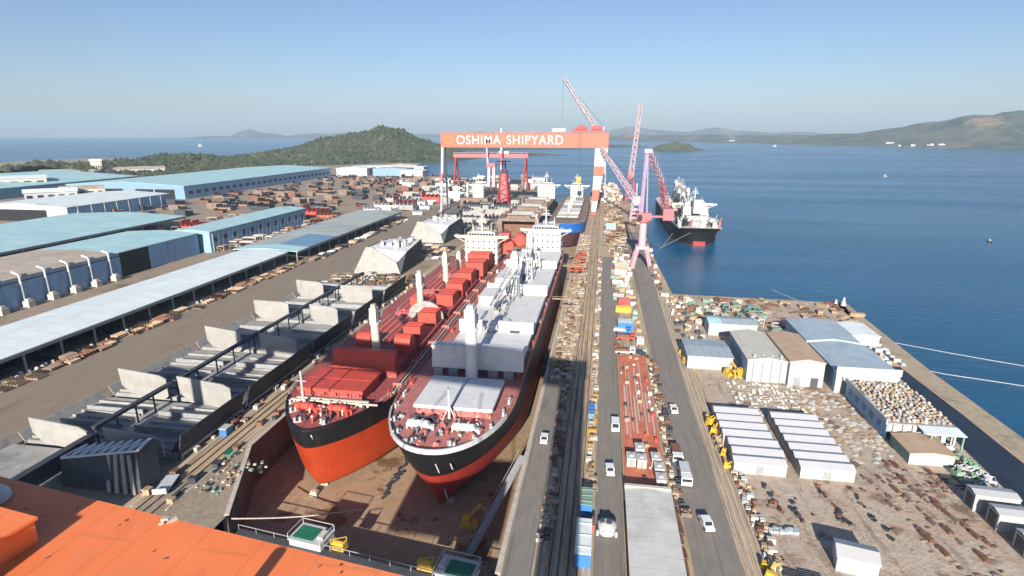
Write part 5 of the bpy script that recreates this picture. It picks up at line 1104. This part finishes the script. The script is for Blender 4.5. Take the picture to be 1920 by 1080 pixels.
def scatter(name, maker, n, zone, label, cat, group, mn=1.0, rz='axis', sc=(.8, 1.3), z=None, zr=0., avoid=(), protos=2, mats=None, grid=None, lines=None):
    ps = []
    for k in range(protos):
        bb, m = maker(mats[k % len(mats)] if mats else 'rust'); o = bb.build(name, m); ps.append(tag(o, label, cat, group))
    used = []; made = 0; tries = 0
    x0, x1, y0, y1 = zone
    while made < n and tries < n * 30:
        tries += 1
        if grid:
            if made >= grid[0] * grid[1]: break
            i, j = made % grid[0], made // grid[0]; x = x0 + (x1 - x0) * (i + .5) / grid[0] + R.uniform(-.25, .25); y = y0 + (y1 - y0) * (j + .5) / grid[1] + R.uniform(-.25, .25)
        else:
            x, y = R.uniform(x0, x1), R.uniform(y0, y1)
            if lines and R.random() < .85:
                a_ = R.choice(lines); f_ = R.random(); x = a_[0] + (a_[2] - a_[0]) * f_ + R.gauss(0, .35); y = a_[1] + (a_[3] - a_[1]) * f_
            if any(abs(x - a) < mn and abs(y - c) < mn for a, c in used): continue
            if any(a <= x <= c and d <= y <= e for a, c, d, e in avoid): continue
        used.append((x, y)); p = ps[made % protos]
        o = p if made < protos else p.copy()
        if made >= protos: COL.objects.link(o)
        o.location = (x, y, (ZR if z is None else z))
        o.rotation_euler = (0, 0, (R.choice((0, math.pi / 2)) + R.uniform(-.06, .06)) if rz == 'axis' else R.uniform(0, 6.28) if rz == 'any' else rz + R.uniform(-.05, .05))
        s = R.uniform(*sc); o.scale = (s * R.uniform(.85, 1.2), s * R.uniform(.85, 1.2), s * R.uniform(.8, 1.25)); made += 1
    for p in ps[made:]: bpy.data.objects.remove(p)
# beside the dock, between rail strip and middle road
scatter('steel_plate_stack', g_plates, 60, (-8.6, -6.9, 80, 172), 'rusty flat steel plates stacked along the dock side road', 'steel plates', 'rusty plate stacks along the dock side road', .9, 'axis', (.45, .75), mats=['rust', 'tan'])
scatter('steel_bin', g_bin, 24, (-8.8, -7.0, 84, 170), 'small open steel bin among the plates by the dock side road', 'bin', 'steel bins by the dock side road', 1, 'axis', (.5, .8), mats=['blkbrown', 'palegoods'])
scatter('scaffold_frame', g_frame, 26, (-.5, .5, 99, 172), 'tan scaffold frame stacked along the west kerb of the middle road', 'scaffold', 'tan scaffold frames by the middle road', 1.4, 'axis', (.35, .55), mats=['tan', 'yellow', 'palegoods'], protos=3)
scatter('timber_pallet', g_crate, 60, (-.7, .7, 100, 330), 'pale timber crate along the west kerb of the middle road', 'crate', 'timber crates by the middle road', 1.2, 'axis', (.4, .8), mats=['tan', 'palegoods', 'rust'], protos=3)
scatter('scaffold_frame', g_frame, 130, (-13.4, -7.2, 152, 330), 'tan staging frame beside the dark red side of the grey hatched ship', 'staging frame', 'staging frames between dock and rails', 1.5, 'axis', (.35, .7), mats=['tan', 'rust', 'tan', 'palegoods'], protos=4)
scatter('steel_plate_stack', g_plates, 150, (-13.4, -7.2, 152, 400), 'tan plate stack on the strip between the dock edge and the crane rails', 'steel plates', 'tan plate stacks between dock and rails', 1.6, 'axis', (.5, 1.0), mats=['tan', 'palegoods'])
scatter('red_staging', g_frame, 26, (-14, -9, 285, 335), 'orange red staging by the deckhouse of the grey hatched ship', 'staging frame', 'orange red staging by the white deckhouse', 1.6, 'axis', (.7, 1.3), mats=['orange_far', 'redpaint', 'tan'], protos=3)
# kerb strip east of the platform
scatter('pipe_bundle', g_pipes, 40, (16.0, 17.0, 80, 175), 'rusty pipe bundle between the red platform and the east road', 'pipes', 'pipe bundles east of the red platform', 1.6, 0, (.35, .6), mats=['rust', 'blkbrown'])
scatter('timber_pallet', g_crate, 40, (15.9, 17.0, 100, 174), 'tan crate between the red platform and the east road', 'crate', 'tan crates east of the red platform', 1.1, 'axis', (.4, .7), mats=['tan', 'palegoods'])
scatter('dark_bin', g_bin, 26, (17.6, 18.6, 96, 172), 'dark steel bin along the west kerb of the east road', 'bin', 'dark bins along the east road', 1.6, 'axis', (.5, 1.0), mats=['blkdark', 'rust', 'blkbrown'], protos=3)
scatter('palette_goods', g_crate, 34, (7.5, 15, 101, 172), 'small goods crate standing on the red platform', 'crate', 'crates on the red platform', 1.4, 'axis', (.3, .6), z=1.2, mats=['craneg', 'tan', 'redpaint', 'blkdark'], protos=4)
# mid yard north of the red platform
scatter('goods_stack', g_crate, 70, (6.5, 16, 180, 335), 'pale goods stacked across the middle yard beyond the red platform', 'goods', 'goods stacks in the middle yard', 2.2, 'axis', (.8, 1.5), mats=['palegoods', 'tan', 'rust', 'greenpale', 'craneg'], protos=5, avoid=((6, 14, 186, 241), (7, 14, 280, 300)))
scatter('brown_goods', g_panel, 200, (3, 17, 336, 600), 'tan and brown panel stack in the long yard beneath the pink cranes', 'panel stack', 'brown panel stacks in the long middle yard', 2.4, 'axis', (.6, 1.2), mats=['tan', 'rust', 'palegoods', 'tan', 'blkbrown'], protos=5)
scatter('brown_goods', g_frame, 70, (3, 17, 336, 600), 'tan steel frame in the long yard beneath the pink cranes', 'steel frame', 'tan frames in the long middle yard', 2.4, 'axis', (.7, 1.4), mats=['tan', 'rust', 'blkbrown', 'palegoods'], protos=4)
scatter('quay_goods', g_crate, 70, (26.5, 30.5, 258, 600), 'pale goods crate along the quay edge near the pink cranes', 'crate', 'crates along the quay edge', 2.0, 'axis', (.7, 1.3), mats=['palegoods', 'tan', 'rust', 'blkdark'], protos=4)
# east yard
scatter('yellow_machine', g_machine, 4, (28.6, 29.6, 132, 136), 'yellow work machine by the northern tents beside the east rails', 'work machine', 'yellow machines at the northern tents', 1.2, 'any', (.5, .7), mats=['yellow'], protos=1)
scatter('yellow_machine', g_machine, 5, (28.3, 29.5, 113, 129), 'dull yellow work machine along the west side of the tents', 'work machine', 'dull yellow machines along the tents', 2, 'any', (.4, .6), mats=['yellow', 'tan'])
scatter('yellow_machine', g_machine, 3, (39.5, 42.5, 162.5, 166), 'yellow work machine parked between the blue grey shed and the cream warehouse', 'work machine', 'yellow machines by the cream warehouse', 1.3, 'any', (.8, 1.0), mats=['yellow'], protos=1)
scatter('yellow_machine', g_machine, 3, (27.6, 28.4, 172, 182), 'yellow work machine squeezed at the west side of the blue grey shed', 'work machine', 'yellow machines west of the blue grey shed', 1.5, 'any', (.5, .7), mats=['yellow'], protos=1)
scatter('yellow_machine', g_machine, 2, (28.6, 30.4, 82, 85), 'yellow work machine beside the stacked trough sections in the near corner', 'work machine', 'yellow machines in the near corner', 1.0, 'any', (.5, .6), mats=['yellow'], protos=1)
scatter('panel_stack', g_panel, 190, (38, 58, 138, 160), 'pale panel stack laid in rows north of the white tents', 'panel stack', 'pale panel stacks north of the tents', .75, 'axis', (.2, .33), mats=['palegoods', 'craneg', 'palegoods'], protos=3)
scatter('panel_stack', g_panel, 130, (54.5, 68, 120, 158), 'pale panel stack laid in rows along the blue walled store', 'panel stack', 'pale panel stacks along the blue walled store', .85, .5, (.2, .36), mats=['palegoods', 'craneg', 'tan'], protos=3)
scatter('pipe_bundle', g_pipes, 40, (55, 80, 84, 124), 'rusty pipe bundle on the dirt yard east of the tents', 'pipes', 'pipe bundles east of the tents', 1.2, .15, (.22, .5), mats=['rust', 'blkbrown'], lines=((56.5, 121, 61, 92), (60, 118, 66, 92), (64, 116, 69.5, 97)), avoid=((70, 80, 90, 112),))
scatter('scrap_heap', g_bin, 48, (31, 56, 84, 111), 'dark scrap bin on the dirt yard south of the tents', 'bin', 'scrap bins south of the tents', .55, 'any', (.2, .42), mats=['blkdark', 'rust', 'blkdark'], protos=3, lines=((35.5, 109, 36.5, 99), (38.5, 104, 39.5, 96.5), (46, 110, 47.5, 98), (52, 111, 54, 97)), avoid=((39, 49, 80, 97),))
scatter('timber_pallet', g_crate, 46, (29.8, 32.0, 84, 112), 'pale crate along the rails south of the tents', 'crate', 'pale crates along the east rails', .9, 'axis', (.35, .7), mats=['palegoods', 'tan', 'rust', 'craneg'], protos=4)
scatter('scrap_heap', g_plates, 46, (58, 72, 82, 112), 'rust red plate stack on the dirt yard by the white containers', 'steel plates', 'rust red plate stacks by the white containers', 1.1, .2, (.22, .42), mats=['blkbrown', 'tan', 'rust'], protos=3, lines=((58, 112, 62, 86), (66, 112, 70.5, 95), (60, 90, 71, 84)))
scatter('gas_bottle_rack', g_crate, 12, (32.5, 37.6, 93.6, 94.8), 'grey blue rack in a short row near the rails', 'rack', 'grey blue racks in a row', .6, 0, (.4, .5), mats=['craneg', 'roofsky'], grid=(6, 2))
scatter('trough_section', g_panel, 5, (32, 37.5, 81.5, 85), 'dark ribbed trough section stacked in the near corner of the yard', 'trough section', 'dark trough sections in the near corner', .9, 1.4, (.4, .5), mats=['blkdark'], protos=1, grid=(5, 1))
scatter('pale_bundle', g_sack, 260, (68.8, 82.6, 133, 155), 'pale beige bundle lying on the roof of the blue walled store', 'bundle', 'pale bundles on the store roof', .75, 'any', (.5, .72), z=4.5, mats=['palegoods', 'tan', 'blkgrey'], protos=3)
scatter('scrap_heap', g_bin, 60, (36, 66, 212, 248), 'brown scrap heap on the north quay beyond the teal roofed shed', 'scrap heap', 'scrap heaps on the north quay', 2.0, 'any', (.7, 1.4), mats=['rust', 'tan', 'palegoods', 'greenpale', 'blkdark'], protos=5)
scatter('green_rack', g_frame, 30, (46, 66, 206, 238), 'pale green steel rack on the north quay', 'rack', 'pale green racks on the north quay', 2.4, 'axis', (.7, 1.2), mats=['greenpale', 'palegoods'])
scatter('rust_plate', g_plates, 34, (66, 102, 212, 249), 'rust red plate lying near the quay corner', 'steel plates', 'rust plates near the quay corner', 3, 'any', (.8, 1.6), mats=['rust', 'tan'])
scatter('quay_goods', g_crate, 40, (84, 96, 181, 208), 'grey goods behind the blue roofed warehouses on the quay', 'goods', 'grey goods behind the blue warehouses', 2, 'axis', (.6, 1.2), mats=['craneg', 'palegoods', 'roofsky', 'blkdark'], protos=4, avoid=((84, 95, 195, 211),))
scatter('green_scrap', g_bin, 22, (76, 82, 112, 130), 'pale green bin south of the tan roofed small shed', 'bin', 'pale green bins by the small tan shed', 1.6, 'any', (.5, 1), mats=['greenpale', 'craneg'], avoid=((66, 78, 120, 131),))
scatter('rust_coil', g_plates, 70, (63, 82, 111, 119), 'rust brown strip steel lying on the dirt near the dark lane', 'strip steel', 'rust brown strip steel near the dark lane', .7, .05, (.22, .4), mats=['rust', 'blkbrown'], protos=2)
scatter('yard_goods', g_crate, 50, (28, 38, 186, 250), 'mixed pale goods beside the east road near the quay corner', 'goods', 'mixed goods beside the east road', 1.6, 'axis', (.5, 1.1), mats=['palegoods', 'tan', 'craneg', 'rust', 'blkdark'], protos=5)
# west: along shed A and dock rails
scatter('steel_rack', g_panel, 70, (-168.8, -163.5, 120, 286), 'rusty steel rack along the open side of the white roofed shed', 'steel rack', 'rusty racks along the white roofed shed', 2.0, 'axis', (.8, 1.3), mats=['rust', 'blkbrown', 'tan'], protos=3)
scatter('white_bottle', g_sack, 60, (-171, -169, 110, 280), 'small white drum in the row under the eave of the white roofed shed', 'drum', 'white drums under the long eave', 1.6, 'any', (.6, .9), mats=['white'], protos=1)
scatter('steel_rack', g_panel, 60, (-165, -160, 290, 450), 'brown steel part along the open side of the grey green roofed shed', 'steel part', 'brown steel parts along the grey green shed', 2.2, 'axis', (.8, 1.5), mats=['blkbrown', 'tan', 'blkdark', 'craneg'], protos=4)
scatter('dock_side_goods', g_crate, 90, (-89.5, -79.5, 82, 270), 'tan goods beside the rails on the west edge of the dock', 'goods', 'tan goods along the west dock rails', 1.7, 'axis', (.5, 1.0), mats=['tan', 'rust', 'palegoods', 'blkdark'], protos=4, avoid=((-86.5, -82, 60, 400),))
scatter('scrap_heap', g_bin, 40, (-80, -69.5, 88, 104), 'small dark scrap pile on the concrete apron at the dock corner', 'scrap pile', 'scrap piles at the dock corner', 1.1, 'any', (.2, .4), mats=['blkdark', 'greenpale', 'tan', 'palegoods'], protos=4, avoid=((-73, -60, 80, 96), (-79, -60, 100, 112)))
o = tag((lambda b: (b.box(-82.5, -79.8, 101.5, 104.5, .02, .12), b.build('green_tarpaulin', 'green'))[1])(MB()), 'green tarpaulin on the concrete near the dock corner', 'tarpaulin')
t = thing('site_cabin', 'blue and white small cabin beside the west dock rails', 'cabin', (-87.3, 110, 0)); b = MB(); b.box(-.9, .9, -1.2, 1.2, 0, 1.8); b.build('wall', 'blue', t); b = MB(); b.box(-1, 1, -1.3, 1.3, 1.8, 2.0); b.build('roof', 'white', t)
t = thing('flatbed_trailer', 'grey flatbed trailer at the foot of the dark hull section', 'trailer', (-85.6, 88.5, 0), .3); b = MB(); b.box(-1.3, 1.3, -3.2, 3.2, .7, 1.0); b.box(-1.3, 1.3, -3.2, -2.9, 1.0, 1.8); b.build('bed', 'craneg', t)
for sx in (-1, 1):
    for yy in (-2, 1.6, 2.6): b = MB(); b.cyl((sx * 1.0, yy, .4), (sx * 1.3, yy, .4), .4, n=10); b.build('wheel', 'tyre', t)
scatter('dock_trestle', g_frame, 70, (-130, -92, 242, 262), 'timber trestle frame on the ground before the bow section', 'trestle', 'trestles before the bow section', 2.0, 'axis', (.7, 1.2), mats=['tan', 'rust', 'palegoods'], protos=3)
scatter('dock_trestle', g_panel, 60, (-130, -90, 305, 345), 'tan plate pile between the two grey bow sections', 'plate pile', 'tan plate piles between the bow sections', 2.6, 'axis', (.8, 1.6), mats=['tan', 'blkdark', 'rust', 'palegoods'], protos=4)
# far yard of hull blocks
scatter('hull_block', g_block, 60, (-128, -84, 395, 590), 'grey hull block in the far row left of the dock', 'hull block', 'grey hull blocks left of the far dock', 9, 'axis', (.7, 1.1), mats=['blkgrey', 'blk', 'blkdark'], protos=3, avoid=((-112, -88, 555, 585),))
scatter('hull_block', g_block, 60, (-215, -152, 470, 860), 'grey hull block in the far yard beyond the grey green roofed shed', 'hull block', 'grey hull blocks in the far yard', 11, 'axis', (.7, 1.4), mats=['blkgrey', 'grey', 'blk'], protos=3)
scatter('hull_block', g_block, 170, (-430, -225, 440, 900), 'rust brown hull block in the far yard before the teal hall', 'hull block', 'brown hull blocks in the far yard', 10, 'axis', (.45, 1.1), mats=['blkbrown', 'rust', 'blkdark'], protos=3, avoid=((-262, -228, 300, 430),))
scatter('hull_block', g_block, 40, (-330, -150, 880, 960) if False else (-300, -90, 720, 880), 'pale grey hull block at the far end of the yard by the water', 'hull block', 'pale hull blocks by the far shore', 15, 'axis', (.9, 1.6), mats=['grey', 'blkgrey', 'blkbrown'], protos=3)
for i, (x, y, s, lab) in enumerate(((-296, 372, 1.2, 'red hull block on the ground at the end of the wide teal roof'), (-242, 452, 1.5, 'red hull block past the end of the blue ribbed shed, left of two'), (-226, 440, 1.2, 'orange red hull block past the end of the blue ribbed shed, right of two'), (-186, 520, 1.6, 'red hull block beyond the grey green roof, nearest of the red ones there'), (-176, 575, 1.6, 'red hull block in the far yard behind the nearest red one'), (-160, 620, 1.4, 'red hull block far off near the left legs of the gantry'), (-300, 385, .9, 'pink red hull block behind the red one at the wide teal roof'))):
    bb, m = g_block('redpaint' if i != 2 else 'orange_far'); o = tag(bb.build('hull_block', m), lab, 'hull block'); o.location = (x, y, 0); o.scale = (s, s, s * 1.2)
scatter('steel_part', g_frame, 90, (-310, -215, 310, 440), 'brown steel frame lying between the sheds', 'steel frame', 'brown frames between the sheds', 4, 'axis', (1.0, 2.4), mats=['rust', 'blkbrown', 'tan', 'palegoods'], protos=4, avoid=((-285, -232, 100, 422),))
scatter('far_goods', g_crate, 120, (-13, 22, 600, 830), 'tan goods at the far end of the quay', 'goods', 'tan goods at the far quay end', 4, 'axis', (1.2, 2.4), mats=['tan', 'palegoods', 'blkbrown', 'craneg'], protos=4)
scatter('far_goods', g_frame, 80, (-84, -79.4, 280, 590), 'tan staging frame along the far west edge of the dock', 'staging frame', 'staging along the far west dock edge', 3, 'axis', (.7, 1.2), mats=['tan', 'rust', 'palegoods', 'blkdark'], protos=4)
scatter('deck_goods', g_crate, 30, (-45, -16, 400, 560), 'pale crate', 'crate', 'none', 5) if False else None

# ------------------------------------------------------------------ hills, woods, islands, coast
def hill(name, c, half, res, peaks, m, base=0., rough=.12, nsc=.006, seed=0., edge=None, rot=0.):
    nx, ny = res; vs = []; fs = []; ca, sa = math.cos(rot), math.sin(rot)
    for j in range(ny + 1):
        for i in range(nx + 1):
            lx_, ly_ = -half[0] + 2 * half[0] * i / nx, -half[1] + 2 * half[1] * j / ny
            x, y = c[0] + lx_ * ca - ly_ * sa, c[1] + lx_ * sa + ly_ * ca; h = base
            hh = 0
            for (px_, py_, ph, sx, sy) in peaks:
                q = ((x - px_) / sx) ** 2 + ((y - py_) / sy) ** 2
                if q < 12: hh = max(hh, ph * math.exp(-q / 2)) + min(hh, ph * math.exp(-q / 2)) * .35
            h += hh * (1 + rough * (mnoise.fractal(Vector((x * nsc + seed, y * nsc, seed)), 1, 2, 5))) - 3.
            vs.append((x, y, max(-6, h)))
    for j in range(ny):
        for i in range(nx): a = j * (nx + 1) + i; fs.append((a, a + 1, a + nx + 2, a + nx + 1))
    b = MB(); b.add(vs, fs); return struct(b.build(name, m, smooth=True))
M['hillnear'] = mat('wooded_hill_ground', (.075, .085, .04), .95, var=.3, scale=.01, dirt=[((.16, .115, .065), .7, .006, .55, .1), ((.035, .05, .022), .8, .015, .5, .1)])
M['hillfar'] = mat('far_hill_ground', (.10, .10, .065), .95, var=.4, scale=.012, dirt=[((.30, .20, .12), .9, .0022, .54, .05), ((.035, .05, .032), .9, .005, .5, .06), ((.26, .22, .17), .7, .02, .66, .03)])
M['leaf'] = [mat('dark_foliage', (.040, .052, .022), .9, var=.4, scale=.03), mat('olive_foliage', (.048, .056, .028), .9, var=.35, scale=.03), mat('brown_foliage', (.10, .08, .048), .9, var=.3, scale=.03)]
pk = []
for bb, d, h, sx, sy in ((-21.9, 1750, 66, 85, 150), (-24.6, 1700, 42, 110, 160), (-28, 1650, 24, 110, 160), (-31.5, 1550, 13, 110, 150), (-18.9, 1780, 40, 70, 140), (-16.3, 1820, 20, 70, 120), (-35.5, 1400, 13, 100, 130), (-38.2, 1300, 19, 70, 110), (-40.8, 1280, 14, 80, 110), (-43.5, 1250, 10, 100, 110), (-47, 1150, 10, 120, 110), (-51.5, 1050, 24, 70, 110), (-33.5, 1150, 11, 160, 70), (-38, 1000, 11, 120, 70), (-44, 960, 10, 120, 60), (-55, 1100, 22, 110, 150)):
    p = polar(bb, d); pk.append((p.x, p.y, h, sx, sy))
H1 = hill('hill', (-900, 1350), (760, 620), (90, 76), pk, 'hillnear', -4.0, .22, .008, 3.)
def ground_at(x, y):
    hh = 0
    for (px_, py_, ph, sx, sy) in pk:
        q = ((x - px_) / sx) ** 2 + ((y - py_) / sy) ** 2
        if q < 12: hh = max(hh, ph * math.exp(-q / 2)) + min(hh, ph * math.exp(-q / 2)) * .35
    return -7 + hh * (1 + .22 * (mnoise.fractal(Vector((x * .008 + 3., y * .008, 3.)), 1, 2, 5)))
# woods covering the hill: many small crowns
b = MB(); cnt = 0
ico = [(0, 0, 1), (.89, 0, .45), (.28, .85, .45), (-.72, .53, .45), (-.72, -.53, .45), (.28, -.85, .45), (.72, .53, -.45), (-.28, .85, -.45), (-.89, 0, -.45), (-.28, -.85, -.45), (.72, -.53, -.45)]
icf = [(0, 1, 2), (0, 2, 3), (0, 3, 4), (0, 4, 5), (0, 5, 1), (1, 6, 2), (2, 7, 3), (3, 8, 4), (4, 9, 5), (5, 10, 1), (6, 7, 2), (7, 8, 3), (8, 9, 4), (9, 10, 5), (10, 6, 1)]
rf = random.Random(5)
while cnt < 30000:
    bb = rf.uniform(-57, -13.5); d = math.sqrt(rf.uniform(850 ** 2, 2050 ** 2)); p = polar(bb, d); g = ground_at(p.x, p.y)
    if g < .5 + rf.uniform(0, 4): continue
    if (-915 < p.x < -635 and 430 < p.y < 735) or (-615 < p.x < -440 and 545 < p.y < 920) or (-1030 < p.x < -900 and 550 < p.y < 810): continue
    nz = mnoise.fractal(Vector((p.x * .006, p.y * .006, 1.)), 1, 2, 4)
    if nz < -.38 or abs(nz - .22) < .035: continue
    s = rf.choice((2.2, 3, 3.6, 4.4, 5.2, 7)) * rf.uniform(.8, 1.2); hs = s * rf.uniform(.7, 1.25); o = []
    for v in ico: o.append((p.x + v[0] * s * rf.uniform(.75, 1.2), p.y + v[1] * s * rf.uniform(.75, 1.2), g + hs * .3 + v[2] * hs * rf.uniform(.8, 1.2)))
    b.add(o, icf, 0 if nz + rf.uniform(-.35, .35) < .1 else (1 if rf.random() < .8 else 2)); cnt += 1
wood = b.build('forest', M['leaf']); tag(wood, 'dark green woods covering the hill behind the shipyard', 'woods', kind='stuff')
# low headlands and the peninsula tip beyond the yard
def hills(name, lst, res, m, base=-4., rough=.2, nsc=.003, seed=1.):
    ps = []
    for bb, d, h, sx, sy in lst: p = polar(bb, d); ps.append((p.x, p.y, h, sx, sy))
    xs = [p[0] for p in ps]; ys = [p[1] for p in ps]; mx_ = max(p[3] for p in ps) * 2.6; my_ = max(p[4] for p in ps) * 2.6
    return hill(name, ((min(xs) + max(xs)) / 2, (min(ys) + max(ys)) / 2), ((max(xs) - min(xs)) / 2 + mx_, (max(ys) - min(ys)) / 2 + my_), res, ps, m, base, rough, nsc, seed)
hills('headland', [(-13.5, 2000, 14, 60, 70), (-11, 2020, 11, 60, 50), (-8.5, 2040, 9, 70, 40), (-6, 2060, 8, 60, 35)], (60, 20), 'hillfar', -4, .3, .01, 2.)
hills('headland', [(-14.5, 2900, 34, 140, 150), (-11, 3000, 30, 140, 130), (-7.5, 3100, 28, 150, 120), (-4.5, 3200, 24, 130, 120), (-1.5, 3300, 20, 130, 100), (1, 3400, 14, 110, 90)], (80, 26), 'hillnear', -4, .3, .006, 4.)
hills('islet', [(5.6, 2680, 22, 45, 40), (6.6, 2700, 30, 45, 45), (7.6, 2720, 22, 45, 40)], (50, 24), 'hillnear', -4, .35, .02, 5.)
hills('island', [(-33.2, 9500, 105, 180, 150), (-31.2, 9500, 70, 200, 150), (-36, 9800, 45, 260, 150)], (50, 20), 'hillfar', -4, .3, .002, 6.)
hills('island', [(-28, 10000, 70, 400, 200), (-24.5, 10200, 85, 400, 200), (-18, 10400, 70, 500, 200), (-12, 10600, 110, 500, 200), (-6, 10800, 90, 600, 200), (-1, 10900, 75, 500, 200)], (90, 16), 'hillfar', -4, .3, .0012, 7.)
hills('mountain', [(2.3, 11000, 160, 400, 260), (5.5, 11200, 115, 500, 260), (9.8, 11000, 150, 400, 260), (13, 11000, 100, 500, 260), (17, 10600, 90, 500, 260)], (80, 16), 'hillfar', -4, .25, .001, 8.)
hills('coast_hill', [(2.5, 6400, 62, 240, 260), (6, 6200, 58, 280, 260), (9.5, 6000, 55, 280, 260), (13, 5700, 58, 280, 260), (16.5, 5300, 60, 260, 260), (20, 4900, 58, 230, 260), (23.5, 4650, 64, 200, 280), (26.3, 4550, 86, 200, 280), (28.8, 4500, 118, 200, 300), (31.2, 4500, 136, 220, 300), (34.5, 4400, 125, 240, 300), (39, 4300, 100, 280, 300)], (170, 60), 'hillfar', -4, .22, .0022, 9.)
b = MB(); P = [polar(bb, d) for bb, d in ((21, 4300), (24, 4060), (27, 3920), (30, 3850), (33, 3800), (37, 3750))]
for p, q in zip(P, P[1:]): b.beam((p.x, p.y, -3.2), (q.x, q.y, -3.2), 14, 6)
struct(b.build('beach', 'linewhite'))
rc = random.Random(3); h0 = None
for k in range(16):
    bb = rc.uniform(24.2, 29.5) if k < 9 else rc.uniform(11, 24); d = 3960 if k < 9 else 5250 - (bb - 11) * 85; p = polar(bb, d, rc.uniform(-3, 6))
    if h0 is None:
        h0 = t = thing('coastal_building', 'small white building on the far right shore', 'building', p, 0, 'white buildings on the far shore'); b = MB(); b.box(-16, 16, -9, 9, -4, 8); b.build('wall', 'wallwhite', t); b = MB(); b.gable(-17, 17, -10, 10, 8.3, 3, 'X'); b.build('roof', 'roofwhite', t)
    else: t = copy_tree(h0, p, rc.uniform(-.4, .4))
    s = rc.uniform(.3, .7); t.scale = (s * rc.uniform(.8, 2), s, s * rc.uniform(.8, 2.2))
rf = random.Random(9); cb = MB()
# ------------------------------------------------------------------ boats and things on the water
def boat(label, x, y, rz, s, m):
    t = thing('small_boat', label, 'boat', (x, y, SEA), rz); b = MB()
    b.prism([(-1.6, -5), (1.6, -5), (1.7, 1), (0, 5.5), (-1.7, 1)], -.3, 1.3); b.build('hull', m, t)
    b = MB(); b.box(-1.1, 1.1, -2.4, 1, 1.3, 3.2); b.box(-.8, .8, -1.4, .2, 3.2, 4.6); b.build('cabin', 'white', t); b = MB(); b.beam((0, -1, 4.6), (0, -1, 7.5), .18); b.build('mast', 'white', t); t.scale = (s, s, s); return t
p = polar(23.9, 1215); boat('white fishing boat out on the open water on the right', p.x, p.y, .6, .8, 'white')
p = polar(31.5, 520); boat('tiny dark boat on the water near the right edge', p.x, p.y, .2, .4, 'hullblack')
p = polar(-37.2, 3900); boat('white ferry on the sea above the wooded ridge on the left', p.x, p.y, 1.4, 3.6, 'white')
p = polar(15.2, 3700); boat('white ship under the far coast', p.x, p.y, 1.5, 2.2, 'white')
for lab, pts, r_ in (('short white floating boom off the north quay', [(84.6, 292.5), (82.5, 285), (88, 272), (91.6, 263)], .2), ('long white floating boom curving off the east quay wall', [(103.5, 190), (110, 186), (120, 183), (135, 178), (150, 176), (170, 172)], .10), ('faint outer floating boom beyond the long curving one', [(108, 214), (122, 206), (140, 197), (160, 190), (185, 184)], .06)):
    b = MB(); Q = [Vector((x, y, SEA + .05)) for x, y in pts]
    if lab.startswith('short'): Q = [Vector((84, 284, SEA + .05)), Vector((86, 278, SEA + .05)), Vector((89, 270, SEA + .05)), Vector((90.5, 266, SEA + .05))]
    for p, q in zip(Q, Q[1:]): b.beam(p, q, r_, .16)
    tag(b.build('floating_boom', 'craneg'), lab, 'floating boom')
t = thing('white_marker', 'white pointed marker block standing at the quay corner', 'marker', (102, 247, 0)); b = MB(); b.cyl((0, 0, 0), (0, 0, 3.6), 1.1, .25, 8); b.cyl((-2.6, 1, 0), (-2.6, 1, 2.4), .8, .2, 8); b.build('cone', 'white', t)

# ------------------------------------------------------------------ haze
hm = bpy.data.materials.new('haze_air'); hm.use_nodes = True; n = hm.node_tree; n.nodes.clear()
o_ = n.nodes.new('ShaderNodeOutputMaterial'); v_ = n.nodes.new('ShaderNodeVolumePrincipled')
v_.inputs['Color'].default_value = (.58, .80, 1.0, 1); v_.inputs['Density'].default_value = .00009; v_.inputs['Anisotropy'].default_value = 0.0
n.links.new(v_.outputs[0], o_.inputs['Volume'])
b = MB(); b.box(-13500, 13500, -13500, 13500, -13.5, 420); hz = b.build('haze', hm); hz['kind'] = 'stuff'; hz['label'] = 'pale sea haze lying over the whole bay'; hz['category'] = 'haze'
